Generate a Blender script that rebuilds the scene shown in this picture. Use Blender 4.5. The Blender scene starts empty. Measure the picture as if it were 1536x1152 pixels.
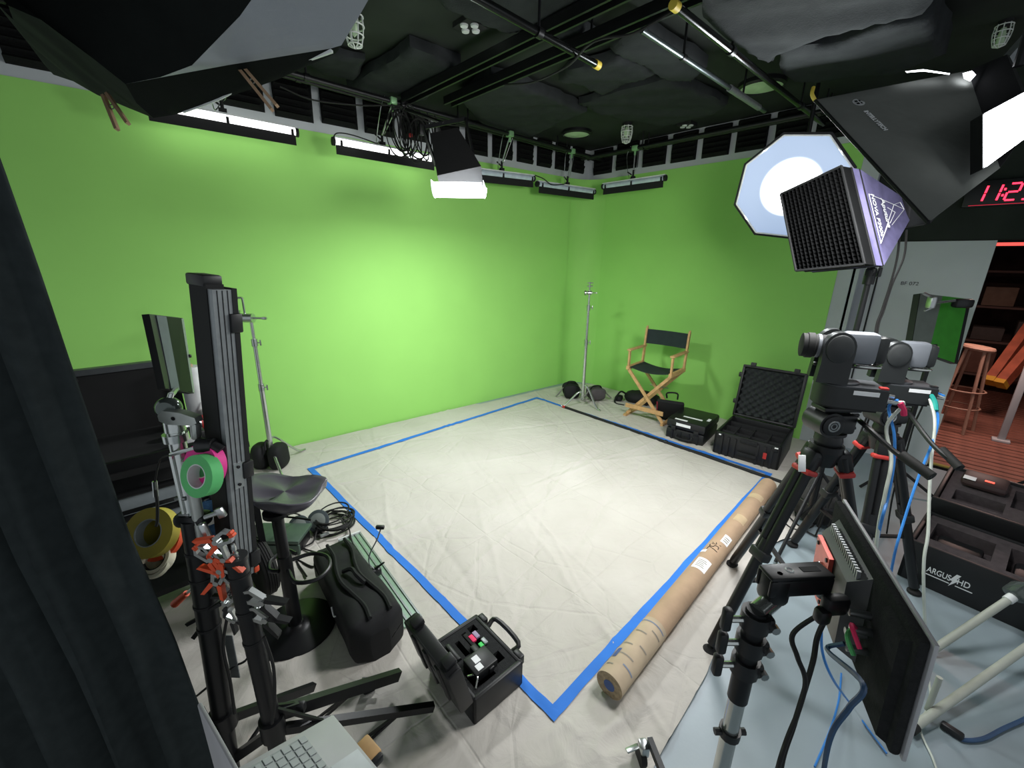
import bpy, bmesh, math, random
import numpy as np
from mathutils import Matrix, Vector, noise
random.seed(7)
SC = bpy.context.scene
COL = SC.collection
# ------------------------------------------------------------------ camera
FPX, CAMH = 625.0, 1.88
def _vp(u, v):
    d = Vector((u - 768, -(v - 576), -FPX)); d.normalize(); return d
_a, _b = _vp(1460, 398), _vp(150, 380)
_s = (_a + _b).normalized(); _d = (_a - _b); _d -= _s * _d.dot(_s); _d.normalize()
_X = (_s + _d) / math.sqrt(2); _Y = (_s - _d) / math.sqrt(2); _Z = _X.cross(_Y)
RC = Matrix((_X, _Y, _Z))                       # world = RC @ camera
CAM = Vector((0, 0, CAMH))
cd = bpy.data.cameras.new('camera'); cam = bpy.data.objects.new('camera', cd); COL.objects.link(cam)
cd.sensor_fit = 'HORIZONTAL'; cd.sensor_width = 36.0; cd.lens = FPX * 36.0 / 1536.0
cd.clip_start = 0.02; cd.clip_end = 60
m4 = RC.to_4x4(); m4.translation = CAM; cam.matrix_world = m4
SC.camera = cam
# ------------------------------------------------------------------ world, exposure
w = bpy.data.worlds.new('world'); SC.world = w; w.use_nodes = True
w.node_tree.nodes['Background'].inputs[0].default_value = (0.88, 0.95, 1.0, 1)
w.node_tree.nodes['Background'].inputs[1].default_value = 0.55
SC.view_settings.view_transform = 'Standard'; SC.view_settings.look = 'None'
SC.view_settings.gamma = 1; SC.view_settings.use_curve_mapping = False
SC.view_settings.exposure = 0.0
LIGHT = dict(keybox=54, octa=38, nova=0, panel=9, tube=.5, spot=42, redroom=3.4)
# ------------------------------------------------------------------ pixel rays to places
def ray(u, v): return RC @ Vector((u - 768, -(v - 576), -FPX))
def G(u, v, z=0.0):
    d = ray(u, v); return CAM + d * ((z - CAMH) / d.z)
def WX(u, v, x):
    d = ray(u, v); return CAM + d * (x / d.x)
def WY(u, v, y):
    d = ray(u, v); return CAM + d * (y / d.y)
def PD(u, v, D): return CAM + ray(u, v) * (D / FPX)
FW = (RC @ Vector((0, 0, -1))); FWH = Vector((FW.x, FW.y, 0)).normalized()
RT = (RC @ Vector((1, 0, 0))); RTH = Vector((RT.x, RT.y, 0)).normalized()
UP = (RC @ Vector((0, 1, 0)))
ZUP = Vector((0, 0, 1))
def PV(u, v, D):                                # vertical plane at horizontal distance D
    d = ray(u, v); return CAM + d * (D / d.dot(FWH))
def pix(p):
    c = RC.transposed() @ (Vector(p) - CAM); return (768 + FPX * c.x / -c.z, 576 - FPX * c.y / -c.z)
def V(*a): return Vector(a)
# ------------------------------------------------------------------ materials
def lin(h):
    h = h.lstrip('#'); r = [int(h[i:i + 2], 16) / 255 for i in (0, 2, 4)]
    return tuple(c / 12.92 if c <= .04045 else ((c + .055) / 1.055) ** 2.4 for c in r)
MATS = {}
def mat(name, col, rough=.6, metal=0.0, var=.12, scale=14, bump=.0, bscale=60, emit=0, ecol=None, spec=.5, sheen=0, trans=0, alpha=1):
    if name in MATS: return MATS[name]
    m = bpy.data.materials.new(name); m.use_nodes = True; MATS[name] = m
    nt = m.node_tree; b = nt.nodes['Principled BSDF']
    c = lin(col) if isinstance(col, str) else col
    b.inputs['Roughness'].default_value = rough; b.inputs['Metallic'].default_value = metal
    b.inputs['Specular IOR Level'].default_value = spec
    if sheen: b.inputs['Sheen Weight'].default_value = sheen
    if trans: b.inputs['Transmission Weight'].default_value = trans
    if alpha < 1: b.inputs['Alpha'].default_value = alpha
    tc = nt.nodes.new('ShaderNodeTexCoord')
    n = nt.nodes.new('ShaderNodeTexNoise'); n.inputs['Scale'].default_value = scale; n.inputs['Detail'].default_value = 4
    nt.links.new(tc.outputs['Object'], n.inputs['Vector'])
    r = nt.nodes.new('ShaderNodeValToRGB')
    r.color_ramp.elements[0].position = .3; r.color_ramp.elements[1].position = .7
    r.color_ramp.elements[0].color = tuple(x * (1 - var) for x in c) + (1,)
    r.color_ramp.elements[1].color = tuple(min(1, x * (1 + var)) for x in c) + (1,)
    nt.links.new(n.outputs['Fac'], r.inputs[0]); nt.links.new(r.outputs[0], b.inputs['Base Color'])
    if bump:
        n2 = nt.nodes.new('ShaderNodeTexNoise'); n2.inputs['Scale'].default_value = bscale; n2.inputs['Detail'].default_value = 5
        nt.links.new(tc.outputs['Object'], n2.inputs['Vector'])
        bp = nt.nodes.new('ShaderNodeBump'); bp.inputs['Strength'].default_value = bump; bp.inputs['Distance'].default_value = .01
        nt.links.new(n2.outputs['Fac'], bp.inputs['Height']); nt.links.new(bp.outputs[0], b.inputs['Normal'])
    if emit:
        b.inputs['Emission Color'].default_value = (ecol or c) + (1,); b.inputs['Emission Strength'].default_value = emit
    return m
K = {}
K['black'] = mat('black plastic', '#17181a', .45)
K['blackmat'] = mat('matt black', '#141516', .8)
K['blackmetal'] = mat('black painted metal', '#1a1b1d', .38, .3)
K['rubber'] = mat('rubber', '#141414', .75)
K['cloth'] = mat('black cloth', '#1d1f21', .95, bump=.5, bscale=400, spec=.15)
K['velvet'] = mat('black velour', '#343a3b', 1.0, var=.12, scale=30, bump=.15, bscale=900, spec=.05)
K['blanket'] = mat('black moving blanket', '#2f3233', .95, var=.15, scale=9, bump=.25, bscale=90, spec=.1)
K['nylon'] = mat('black nylon', '#191a1c', .7, bump=.3, bscale=500, spec=.3)
K['foam'] = mat('black foam', '#1a1b1b', .95, var=.2, scale=60, bump=.5, bscale=200, spec=.1)
K['foamgrey'] = mat('charcoal foam', '#2c2d2e', .95, var=.15, scale=60, bump=.4, bscale=250, spec=.1)
K['chrome'] = mat('chrome', '#c4c8c6', .22, .85, var=.05)
K['alu'] = mat('brushed aluminium', '#8d9294', .42, .45, var=.10, scale=40)
K['steel'] = mat('zinc steel', '#b4b8b8', .3, .95, var=.1)
K['greenpaint'] = mat('chroma green paint', '#9bd970', .75, var=.025, scale=2, spec=.25)
K['greypaint'] = mat('pale grey paint', '#b9bfc2', .7, var=.04, scale=3)
K['blackpaint'] = mat('flat black paint', '#2b302c', .9, var=.15, scale=4, spec=.2)
K['white'] = mat('white plastic', '#d8dcdc', .5)
K['label'] = mat('white label', '#f1f3f5', .6, var=.03)
K['cardboard'] = mat('kraft cardboard', '#b0957a', .85, var=.10, scale=7, bump=.15, bscale=30)
K['paperwrap'] = mat('pale wrapping paper', '#b7a58c', .85, var=.12, scale=9)
K['wood'] = mat('pale beech', '#c79f6d', .55, var=.15, scale=22)
K['woodclip'] = mat('birch clip wood', '#a5876a', .6, var=.15, scale=30)
K['red'] = mat('red plastic', '#b3302c', .5)
K['redplate'] = mat('anodised red plate', '#d2574c', .35, .35)
K['orange'] = mat('orange vinyl', '#e0522a', .5)
K['yellow'] = mat('yellow tape', '#b5a437', .55, var=.1)
K['yellowcap'] = mat('yellow pipe cap', '#d9c04c', .5)
K['greentape'] = mat('green gaffer tape', '#5fc274', .7, var=.08)
K['pinktape'] = mat('pink gaffer tape', '#f0379b', .6)
K['cream'] = mat('cream tape', '#d8d2bd', .7)
K['bluetape'] = mat('blue painter tape', '#2b78d8', .75, var=.08, scale=6)
K['bluecable'] = mat('blue cable', '#2f7fd0', .5)
K['navy'] = mat('navy denim', '#2a5074', .9, var=.25, scale=30, bump=.5, bscale=100)
K['whitecable'] = mat('white cable', '#c9cfc6', .5)
K['teal'] = mat('teal tape', '#1f9c90', .6)
K['hotpink'] = mat('hot pink tape', '#ee2f68', .6)
K['ptzgrey'] = mat('grey camera housing', '#6f747b', .45, var=.05)
K['ptzblack'] = mat('black camera housing', '#1f2223', .42)
K['purple'] = mat('lavender grey nylon', '#6c6890', .75, var=.15, scale=16, bump=.5, bscale=14)
K['softglare'] = mat('glare-lightened softbox fabric', '#787b77', .9, var=.1, scale=5, bump=.5, bscale=12, spec=.2)  # dark fabric, its colour raised to stand for glare from the panel light
K['floorpaint'] = mat('grey blue painted floor', '#8f9da4', .38, var=.10, scale=1.8, bump=.06, bscale=30)
K['deck'] = mat('brown deck board', '#8a5a4b', .7, var=.25, scale=8)
K['lumber'] = mat('orange stained lumber', '#a05238', .7, var=.25, scale=10)
K['lumberend'] = mat('yellow painted end', '#c99a2c', .7)
K['glass'] = mat('lens glass', '#0a0c12', .05, spec=1.0)
K['screen'] = mat('dark screen', '#0a0c0e', .5, spec=.15)
K['silver'] = mat('silver aluminium lid', '#b4b4b8', .5, .1, var=.04)
K['key'] = mat('silver grey key', '#a9b0b0', .5, var=.04)
K['canvas'] = None
K['stool'] = mat('dark grey moulded plastic', '#56545c', .3, var=.06)
K['bulb'] = mat('white cage wire', '#d8ddd8', .5)
K['frost'] = mat('frosted ceiling lens', '#b9cfae', .5)
K['ledwhite'] = mat('white led tube', '#ffffff', .5, emit=2.2, ecol=(1, 1, 1))
K['tubeoff'] = mat('frosted led tube unlit', '#c3d2dc', .35)
K['redled'] = mat('red led segments', '#ff2030', .5, emit=5, ecol=(1, .02, .05))
K['palegreytube'] = mat('pale grey tube', '#a9ada3', .5, var=.06)
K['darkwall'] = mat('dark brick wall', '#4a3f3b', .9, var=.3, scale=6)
# ------------------------------------------------------------------ mesh builder
ROOT = {}
def frame(o, x=None, z=None, y=None):
    """4x4 with origin o; give two of the axes"""
    o = Vector(o)
    if x is not None and z is not None:
        z = Vector(z).normalized(); x = Vector(x); x = (x - z * x.dot(z)).normalized(); y = z.cross(x)
    elif x is not None and y is not None:
        x = Vector(x).normalized(); y = Vector(y); y = (y - x * y.dot(x)).normalized(); z = x.cross(y)
    else:
        z = Vector(z).normalized(); t = Vector((1, 0, 0)) if abs(z.x) < .9 else Vector((0, 1, 0))
        x = (t - z * t.dot(z)).normalized(); y = z.cross(x)
    m = Matrix((x, y, z)).transposed().to_4x4(); m.translation = o
    return m
def T(x, y, z): return Matrix.Translation((x, y, z))
def RZ(a): return Matrix.Rotation(a, 4, 'Z')
def RX(a): return Matrix.Rotation(a, 4, 'X')
def RY(a): return Matrix.Rotation(a, 4, 'Y')
def catmull(pts, k=6):
    pts = [Vector(p) for p in pts]
    if len(pts) < 3: return pts
    out = []
    P = [pts[0] * 2 - pts[1]] + pts + [pts[-1] * 2 - pts[-2]]
    for i in range(1, len(P) - 2):
        for j in range(k):
            t = j / k
            a, b, c, d = P[i - 1], P[i], P[i + 1], P[i + 2]
            out.append(.5 * ((2 * b) + (c - a) * t + (2 * a - 5 * b + 4 * c - d) * t * t + (3 * b - a - 3 * c + d) * t ** 3))
    out.append(pts[-1])
    return out
class MB:
    def __init__(s): s.v = []; s.f = []
    def add(s, vs, fs, M=None):
        o = len(s.v)
        s.v += [(M @ Vector(v)) if M else Vector(v) for v in vs]
        s.f += [tuple(i + o for i in f) for f in fs]
        return s
    def box(s, c, d, M=None):
        x, y, z = c; a, b, h = d[0] / 2, d[1] / 2, d[2] / 2
        vs = [(x + i * a, y + j * b, z + k * h) for i in (-1, 1) for j in (-1, 1) for k in (-1, 1)]
        return s.add(vs, [(0, 1, 3, 2), (4, 6, 7, 5), (0, 4, 5, 1), (2, 3, 7, 6), (0, 2, 6, 4), (1, 5, 7, 3)], M)
    def rbox(s, c, d, r=.01, M=None, seg=2):
        bm = bmesh.new(); bmesh.ops.create_cube(bm, size=1)
        for v in bm.verts: v.co = Vector((c[0] + v.co.x * d[0], c[1] + v.co.y * d[1], c[2] + v.co.z * d[2]))
        r = min(r, min(d) * .49)
        bmesh.ops.bevel(bm, geom=bm.edges[:], offset=r, segments=seg, profile=.5, affect='EDGES')
        return s.bm(bm, M)
    def bm(s, bm, M=None):
        bm.verts.index_update()
        s.add([v.co.copy() for v in bm.verts], [tuple(v.index for v in f.verts) for f in bm.faces], M); bm.free(); return s
    def cyl(s, p0, p1, r, r2=None, n=12, M=None, caps=True):
        p0, p1 = Vector(p0), Vector(p1); r2 = r if r2 is None else r2
        F = frame(p0, z=p1 - p0); L = (p1 - p0).length
        vs = [F @ Vector((rr * math.cos(2 * math.pi * i / n), rr * math.sin(2 * math.pi * i / n), zz)) for rr, zz in ((r, 0), (r2, L)) for i in range(n)]
        fs = [(i, (i + 1) % n, n + (i + 1) % n, n + i) for i in range(n)]
        if caps: fs += [tuple(range(n - 1, -1, -1)), tuple(range(n, 2 * n))]
        return s.add(vs, fs, M)
    def path(s, pts, r, n=6, k=6, closed=False, M=None):
        pts = [Vector(p) for p in pts]
        if k: pts = catmull(pts, k)
        L = len(pts); vs = []; fs = []
        t0 = (pts[1] - pts[0]).normalized(); a = Vector((0, 0, 1)) if abs(t0.z) < .9 else Vector((1, 0, 0))
        u = (a - t0 * a.dot(t0)).normalized()
        for i, p in enumerate(pts):
            t = (pts[min(i + 1, L - 1)] - pts[max(i - 1, 0)])
            if t.length < 1e-9: t = t0
            t.normalize(); u = u - t * u.dot(t)
            u = u.normalized() if u.length > 1e-6 else t.orthogonal().normalized()
            w_ = t.cross(u); rr = r[i] if isinstance(r, (list, tuple)) else r
            vs += [p + (u * math.cos(2 * math.pi * j / n) + w_ * math.sin(2 * math.pi * j / n)) * rr for j in range(n)]
        for i in range(L - 1):
            for j in range(n):
                fs.append((i * n + j, i * n + (j + 1) % n, (i + 1) * n + (j + 1) % n, (i + 1) * n + j))
        if not closed: fs += [tuple(range(n - 1, -1, -1)), tuple(range((L - 1) * n, L * n))]
        return s.add(vs, fs, M)
    def lathe(s, prof, n=20, M=None, a0=0, a1=2 * math.pi):
        full = abs(a1 - a0 - 2 * math.pi) < 1e-6
        N = n if full else n + 1
        vs = [(r * math.cos(a0 + (a1 - a0) * i / n), r * math.sin(a0 + (a1 - a0) * i / n), z) for r, z in prof for i in range(N)]
        fs = []
        for k in range(len(prof) - 1):
            for i in range(n):
                j = (i + 1) % N
                fs.append((k * N + i, k * N + j, (k + 1) * N + j, (k + 1) * N + i))
        if full:
            if prof[0][0] > 1e-6: fs.append(tuple(range(N - 1, -1, -1)))
            if prof[-1][0] > 1e-6: fs.append(tuple((len(prof) - 1) * N + i for i in range(N)))
        return s.add(vs, fs, M)
    def ring(s, R, r, h, n=28, M=None):
        return s.lathe([(R, -h / 2), (R, h / 2), (r, h / 2), (r, -h / 2), (R, -h / 2)], n, M)
    def torus(s, R, r, M=None, n=20, m=8, a1=2 * math.pi):
        pts = [Vector((R * math.cos(a1 * i / n), R * math.sin(a1 * i / n), 0)) for i in range(n + 1)]
        return s.path(pts, r, m, 0, M=M)
    def prism(s, poly, h0, h1, M=None):
        n = len(poly); vs = [(x, y, h0) for x, y in poly] + [(x, y, h1) for x, y in poly]
        fs = [tuple(range(n - 1, -1, -1)), tuple(range(n, 2 * n))] + [(i, (i + 1) % n, n + (i + 1) % n, n + i) for i in range(n)]
        return s.add(vs, fs, M)
    def bar(s, p0, p1, a, b, up=ZUP):
        p0, p1 = Vector(p0), Vector(p1); F = frame(p0, x=up, z=p1 - p0) if abs((p1 - p0).normalized().dot(Vector(up))) < .98 else frame(p0, z=p1 - p0)
        return s.box((0, 0, (p1 - p0).length / 2), (a, b, (p1 - p0).length), F)
    def hexa(s, q, p):
        """solid between quad q and quad p (same order)"""
        return s.add(list(q) + list(p), [(3, 2, 1, 0), (4, 5, 6, 7), (0, 1, 5, 4), (1, 2, 6, 5), (2, 3, 7, 6), (3, 0, 4, 7)])
    def grid(s, P, thick=None):
        """P[i][j] points; thick = vector offset to close it into a solid"""
        a, b = len(P), len(P[0]); vs = [p for row in P for p in row]
        fs = [(i * b + j, (i + 1) * b + j, (i + 1) * b + j + 1, i * b + j + 1) for i in range(a - 1) for j in range(b - 1)]
        if thick is not None:
            t = Vector(thick); o = a * b; vs = vs + [Vector(p) + t for p in vs]
            fs += [tuple(o + x for x in reversed(f)) for f in fs]
            rim = [i * b for i in range(a)] + [(a - 1) * b + j for j in range(1, b)] + [i * b + b - 1 for i in range(a - 2, -1, -1)] + [j for j in range(b - 2, 0, -1)]
            for k in range(len(rim)):
                p, q = rim[k], rim[(k + 1) % len(rim)]
                fs.append((q, p, o + p, o + q))
        return s.add(vs, fs)
    def build(s, name, m, parent=None, loc=None, smooth=40, fix=True):
        R = ROOT[parent] if parent is not None else (Matrix.Translation(loc) if loc is not None else Matrix.Identity(4))
        inv = R.inverted()
        me = bpy.data.meshes.new(name)
        me.from_pydata([tuple(inv @ Vector(v)) for v in s.v], [], s.f); 
        if fix:
            b = bmesh.new(); b.from_mesh(me); bmesh.ops.recalc_face_normals(b, faces=b.faces[:]); b.to_mesh(me); b.free()
        me.validate()
        if smooth:
            me.polygons.foreach_set('use_smooth', [True] * len(me.polygons)); me.set_sharp_from_angle(angle=math.radians(smooth))
        me.materials.append(K[m] if isinstance(m, str) else m)
        o = bpy.data.objects.new(name, me); COL.objects.link(o)
        if parent is not None: o.parent = parent
        else: o.matrix_world = R
        ROOT[o] = R
        return o
def tag(o, label, cat, group=None):
    o['label'] = label; o['category'] = cat
    if group: o['group'] = group
    return o
def thing(name, label, cat, loc=(0, 0, 0), group=None, R=None):
    o = bpy.data.objects.new(name, None); COL.objects.link(o); o.empty_display_size = .05
    m = R.copy() if R is not None else Matrix.Translation(loc)
    o.matrix_world = m; ROOT[o] = m
    return tag(o, label, cat, group)
def struct(o): o['kind'] = 'structure'; return o
def stuff(o): o['kind'] = 'stuff'; return o
def dup(root, R, label=None, group=None):
    r = root.copy(); COL.objects.link(r); r.matrix_world = R; ROOT[r] = R
    if label: r['label'] = label
    if group: r['group'] = group
    for ch in list(root.children):
        c = ch.copy(); COL.objects.link(c); c.parent = r; ROOT[c] = R
        for g in list(ch.children):
            d = g.copy(); COL.objects.link(d); d.parent = c; ROOT[d] = R
    return r
def text(s, size, M, m, parent, name='lettering', extrude=.0006, bold=0, sx=1.0, align='CENTER'):
    cu = bpy.data.curves.new('t', 'FONT'); cu.body = s; cu.size = size; cu.extrude = extrude; cu.offset = bold; cu.align_x = align; cu.align_y = 'CENTER'
    o = bpy.data.objects.new('t', cu); COL.objects.link(o)
    bpy.context.view_layer.update()
    me = bpy.data.meshes.new_from_object(o.evaluated_get(bpy.context.evaluated_depsgraph_get()))
    bpy.data.objects.remove(o); bpy.data.curves.remove(cu)
    b = MB(); S = Matrix.Diagonal((sx, 1, 1, 1))
    b.add([v.co.copy() for v in me.vertices], [tuple(p.vertices) for p in me.polygons], M @ S)
    bpy.data.meshes.remove(me)
    return b.build(name, m, parent, smooth=0, fix=False)
def area(name, M, sx, sy, power, col=(1, 1, 1), spread=180, parent=None):
    L = bpy.data.lights.new(name, 'AREA'); L.shape = 'RECTANGLE'; L.size = sx; L.size_y = sy; L.energy = power; L.color = col; L.spread = math.radians(spread)
    o = bpy.data.objects.new(name, L); COL.objects.link(o)
    o.parent = parent
    o.matrix_local = (ROOT[parent].inverted() @ M) if parent is not None else M
    return o
def ns(x, y, z=0.0, sc=1.0): return noise.noise(Vector((x * sc, y * sc, z * sc)))
def cable(name, pts, r, m, label, cat='cable', group=None, k=8, n=6):
    b = MB().path(pts, r, n, k); o = b.build(name, m, None, loc=Vector(pts[0])); return tag(o, label, cat, group)
# ------------------------------------------------------------------ the room
CEIL, GTOP, XR = 3.35, 2.96, 5.28
def YL(x): return 4.48 - .085 * x
LDIR = V(1, -.085, 0).normalized(); LNRM = V(-.085, -1, 0).normalized()      # into the room
YC = YL(XR)
b = MB(); b.hexa([V(-2.2, YL(-2.2), 0), V(XR, YC, 0), V(XR, YC, CEIL), V(-2.2, YL(-2.2), CEIL)],
                 [V(-2.2, YL(-2.2) + .12, 0), V(XR + .12, YC + .12, 0), V(XR + .12, YC + .12, CEIL), V(-2.2, YL(-2.2) + .12, CEIL)])
wl = struct(b.build('wall_left', 'greypaint'))
b = MB(); e = LNRM * .004
q = [V(-2.2, YL(-2.2), 0), V(XR, YC, 0), V(XR, YC, GTOP), V(-2.2, YL(-2.2), GTOP)]
b.hexa([p + e for p in q], q); b.build('green_paint', 'greenpaint', wl, smooth=0)
b = MB(); b.box((XR + .06, (YC + .76) / 2, CEIL / 2), (.12, YC - .76, CEIL)); wr = struct(b.build('wall_right', 'greypaint'))
b = MB(); b.box((XR - .002, (YC + .90) / 2, GTOP / 2), (.004, YC - .90, GTOP)); b.build('green_paint', 'greenpaint', wr, smooth=0)
# soft cove in the corner of the green cyclorama
b = MB(); pts = []
R_ = .35
for i in range(9):
    a = i / 8 * math.pi / 2
    pts.append(V(XR - R_ + R_ * math.cos(a) - .003, YC - R_ + .03 + R_ * math.sin(a) - .008, 0))
P = [[p + V(0, 0, z) for z in (0.0, GTOP)] for p in pts]
b.grid(P); o = b.build('corner_cove', 'greenpaint', wr, fix=False)
# far side of the right wall: pale door panel, trims, black header
b = MB(); b.box((5.42, .32, 1.04), (.05, .84, 2.08)); d1 = struct(b.build('door_1', 'greypaint'))
b = MB(); b.box((5.392, .60, 1.04), (.012, .012, 2.06)); b.build('door_joint', 'blackmat', d1)
MB().box((5.393, .25, .30), (.006, .74, .52)).build('kick_panel', 'greypaint', d1)
text('BF 072', .045, frame((5.393, .36, 1.71), x=(0, -1, 0), z=(-1, 0, 0)), 'foamgrey', d1, 'room_number')
b = MB(); b.box((5.36, .755, 1.04), (.16, .05, 2.08)); struct(b.build('trim_1', 'greypaint'))
b = MB(); b.box((5.44, -.92, 2.72), (.10, 3.36, 1.27)); b.box((5.37, -.90, 2.72), (.03, 3.3, 1.26)); struct(b.build('wall_header', 'blackpaint'))
b = MB(); b.box((5.47, -.9, 2.135), (.16, 1.72, .08)); struct(b.build('trim_2', 'greypaint'))
b = MB(); b.box((5.44, -2.2, 1.04), (.10, .8, 2.08)); struct(b.build('wall_door_side', 'blackpaint'))
b = MB(); b.box((5.58, -.95, .006), (.05, 1.7, .012)); struct(b.build('trim_3', mat('brass threshold', '#8a8440', .5, .4)))
# floor, ceiling and the rest of the studio shell behind the photographer
b = MB(); b.box((1.62, .85, -.05), (7.7, 7.5, .1)); struct(b.build('floor', 'floorpaint', smooth=0))
b = MB(); b.box((1.62, .85, CEIL + .05), (7.8, 7.6, .1)); struct(b.build('ceiling', 'blackpaint', smooth=0))
# store room beyond the doorway
b = MB(); b.box((8.35, -.9, -.06), (5.6, 3.4, .08)); fd = struct(b.build('floor_store', 'blackmat', smooth=0))
pl = None
for i in range(46):
    x = 5.66 + i * .116
    if pl is None:
        b = MB(); b.rbox((0, 0, 0), (.088, 3.3, .03), .004, seg=1); pl = b.build('plank', 'deck', fd); pl.location = (x, -.9, -.008 + .004 * random.random())
    else:
        c = pl.copy(); COL.objects.link(c); c.location = (x, -.9, -.008 + .004 * random.random()); c.parent = fd
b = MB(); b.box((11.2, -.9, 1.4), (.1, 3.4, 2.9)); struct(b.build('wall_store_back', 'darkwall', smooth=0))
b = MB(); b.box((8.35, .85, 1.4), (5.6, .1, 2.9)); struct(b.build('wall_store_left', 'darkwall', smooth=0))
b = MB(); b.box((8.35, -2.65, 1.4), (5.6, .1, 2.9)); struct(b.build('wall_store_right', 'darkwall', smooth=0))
b = MB(); b.box((8.35, -.9, 2.85), (5.6, 3.5, .1)); struct(b.build('ceiling_store', 'blackpaint', smooth=0))
# acoustic foam tiles hung along the top of both green walls
def foam_tile(name, M, wdt, h, parent):
    n = 6; pr_ = [(0, 0)]
    for i in range(n):
        z0 = h * i / n; z1 = h * (i + 1) / n
        pr_ += [(.035, z0 + .004), (.085 - .008 * (i % 2), (z0 + z1) / 2), (.035, z1 - .002)]
    pr_ += [(0, h)]
    b = MB()
    # profile in (depth, height); extrude along width with slightly ragged ends
    vs = []; m = len(pr_)
    for k in range(2):
        for (d, z) in pr_:
            rag = (d * .65 + random.uniform(-.010, .010)) * (1 if k else .25)
            vs.append(((-wdt / 2 + (wdt - rag if k else rag * .3)), d, z))
    fs = [tuple(range(m)), tuple(range(2 * m - 1, m - 1, -1))] + [(i, m + i, m + (i + 1) % m, (i + 1) % m) for i in range(m)]
    b.add(vs, fs, M)
    return b.build(name, 'foam', parent, smooth=0)
gx = [-1.0, -.62, -.24, .14, .52, .90, 1.28, 1.66, 2.05, 2.43, 2.81, 3.19, 3.56, 3.93, 4.26, 4.58, 4.90, 5.20]
for a, c in zip(gx[:-1], gx[1:]):
    x = (a + c) / 2 - .01; wd = (c - a) - .070
    foam_tile('foam_tile', frame(V(x, YL(x), 3.035 + random.uniform(-.012, .012)), x=LDIR, y=LNRM) @ RX(0) if False else Matrix((
        (LDIR.x, LNRM.x, 0, x), (LDIR.y, LNRM.y, 0, YL(x)), (0, 0, 1, 3.035 + random.uniform(-.012, .012)), (0, 0, 0, 1))), wd, .31, wl)
gy = [3.98, 3.613, 3.219, 2.835, 2.459, 2.089, 1.717, 1.36, 1.0]
for a, c in zip(gy[:-1], gy[1:]):
    y = (a + c) / 2; wd = (a - c) - .065
    foam_tile('foam_tile', Matrix(((0, -1, 0, XR), (1, 0, 0, y), (0, 0, 1, 3.03 + random.uniform(-.012, .012)), (0, 0, 0, 1))), wd, .31, wr)
# ------------------------------------------------------------------ canvas drop cloth on the floor
def cloth_h(x, y):
    h = .006 + .004 * ns(x, y, 3, 1.3) + .0028 * ns(x, y, 9, 5)
    # long folds from the folded storage and dragging
    for (ax, ay, ang, wid, amp) in CREASE:
        d = (x - ax) * math.sin(ang) - (y - ay) * math.cos(ang)
        d += .05 * ns(x, y, ax, 2)
        if abs(d) < wid * 3: h += amp * math.exp(-(d / wid) ** 2) * (.5 + .8 * ns(x, y, ay, 1.1))
    e = max(0, 1 - abs(y - .62 - .06 * ns(x, 0, 1, 2)) / .35) * (1 if x < 3.6 else .4)
    r = abs(ns(x * 1.2 + y * 2.2, y * 2 - x * .7, 5, 3.2))
    h += e * .016 * (1 - r * 2.2)
    l = max(0, min(1, (.95 - x) / .6)) * max(0, min(1, (2.6 - y) / .8))
    h += l * .014 * (1 - 2 * abs(ns(x * 1.3 - y, y + x * .5, 2, 2.7)))
    return max(.0015, h + .004)
CREASE = []
for k in range(34):
    CREASE.append((random.uniform(.4, 5), random.uniform(.9, 4.2), random.choice([0.02, 1.55, .75, -.6, 1.1]) + random.uniform(-.25, .25), random.choice([.010, .014, .022]), random.choice([-1, 1, 1]) * random.uniform(.005, .010)))
def cl_lo(x):    # near edge of the cloth (y) as a function of x
    xs = [-1.9, .9, 1.19, 1.73, 2.43, 2.9, 3.3, 3.7, 5.26]; ys = [.2, .38, .42, .44, .54, .56, .42, .60, .66]
    return float(np.interp(x, xs, ys)) + .012 * ns(x, 0, 4, 6)
def cl_hi(x):
    xs = [-1.9, .7, 3.28, 3.33, 4.3, 5.0, 5.26]; ys = [4.62, 4.40, 4.17, 4.12, 4.03, 3.93, 3.7]
    return float(np.interp(x, xs, ys)) + .008 * ns(x, 5, 4, 5)
nt_ = bpy.data.materials.new('cotton canvas'); nt_.use_nodes = True; K['canvas'] = nt_
t = nt_.node_tree; bs = t.nodes['Principled BSDF']; bs.inputs['Roughness'].default_value = .9; bs.inputs['Specular IOR Level'].default_value = .15
tc = t.nodes.new('ShaderNodeTexCoord'); n1 = t.nodes.new('ShaderNodeTexNoise'); n1.inputs['Scale'].default_value = 1.6; n1.inputs['Detail'].default_value = 6
rp = t.nodes.new('ShaderNodeValToRGB'); rp.color_ramp.elements[0].position = .3; rp.color_ramp.elements[1].position = .72
rp.color_ramp.elements[0].color = lin('#bcb8b0') + (1,); rp.color_ramp.elements[1].color = lin('#cac6bf') + (1,)
n2 = t.nodes.new('ShaderNodeTexNoise'); n2.inputs['Scale'].default_value = 7; n2.inputs['Detail'].default_value = 8; n2.inputs['Distortion'].default_value = 1.2
bp = t.nodes.new('ShaderNodeBump'); bp.inputs['Strength'].default_value = .55; bp.inputs['Distance'].default_value = .02
for nn in (n1, n2): t.links.new(tc.outputs['Object'], nn.inputs['Vector'])
t.links.new(n1.outputs['Fac'], rp.inputs[0]); t.links.new(rp.outputs[0], bs.inputs['Base Color'])
t.links.new(n2.outputs['Fac'], bp.inputs['Height'])
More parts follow.
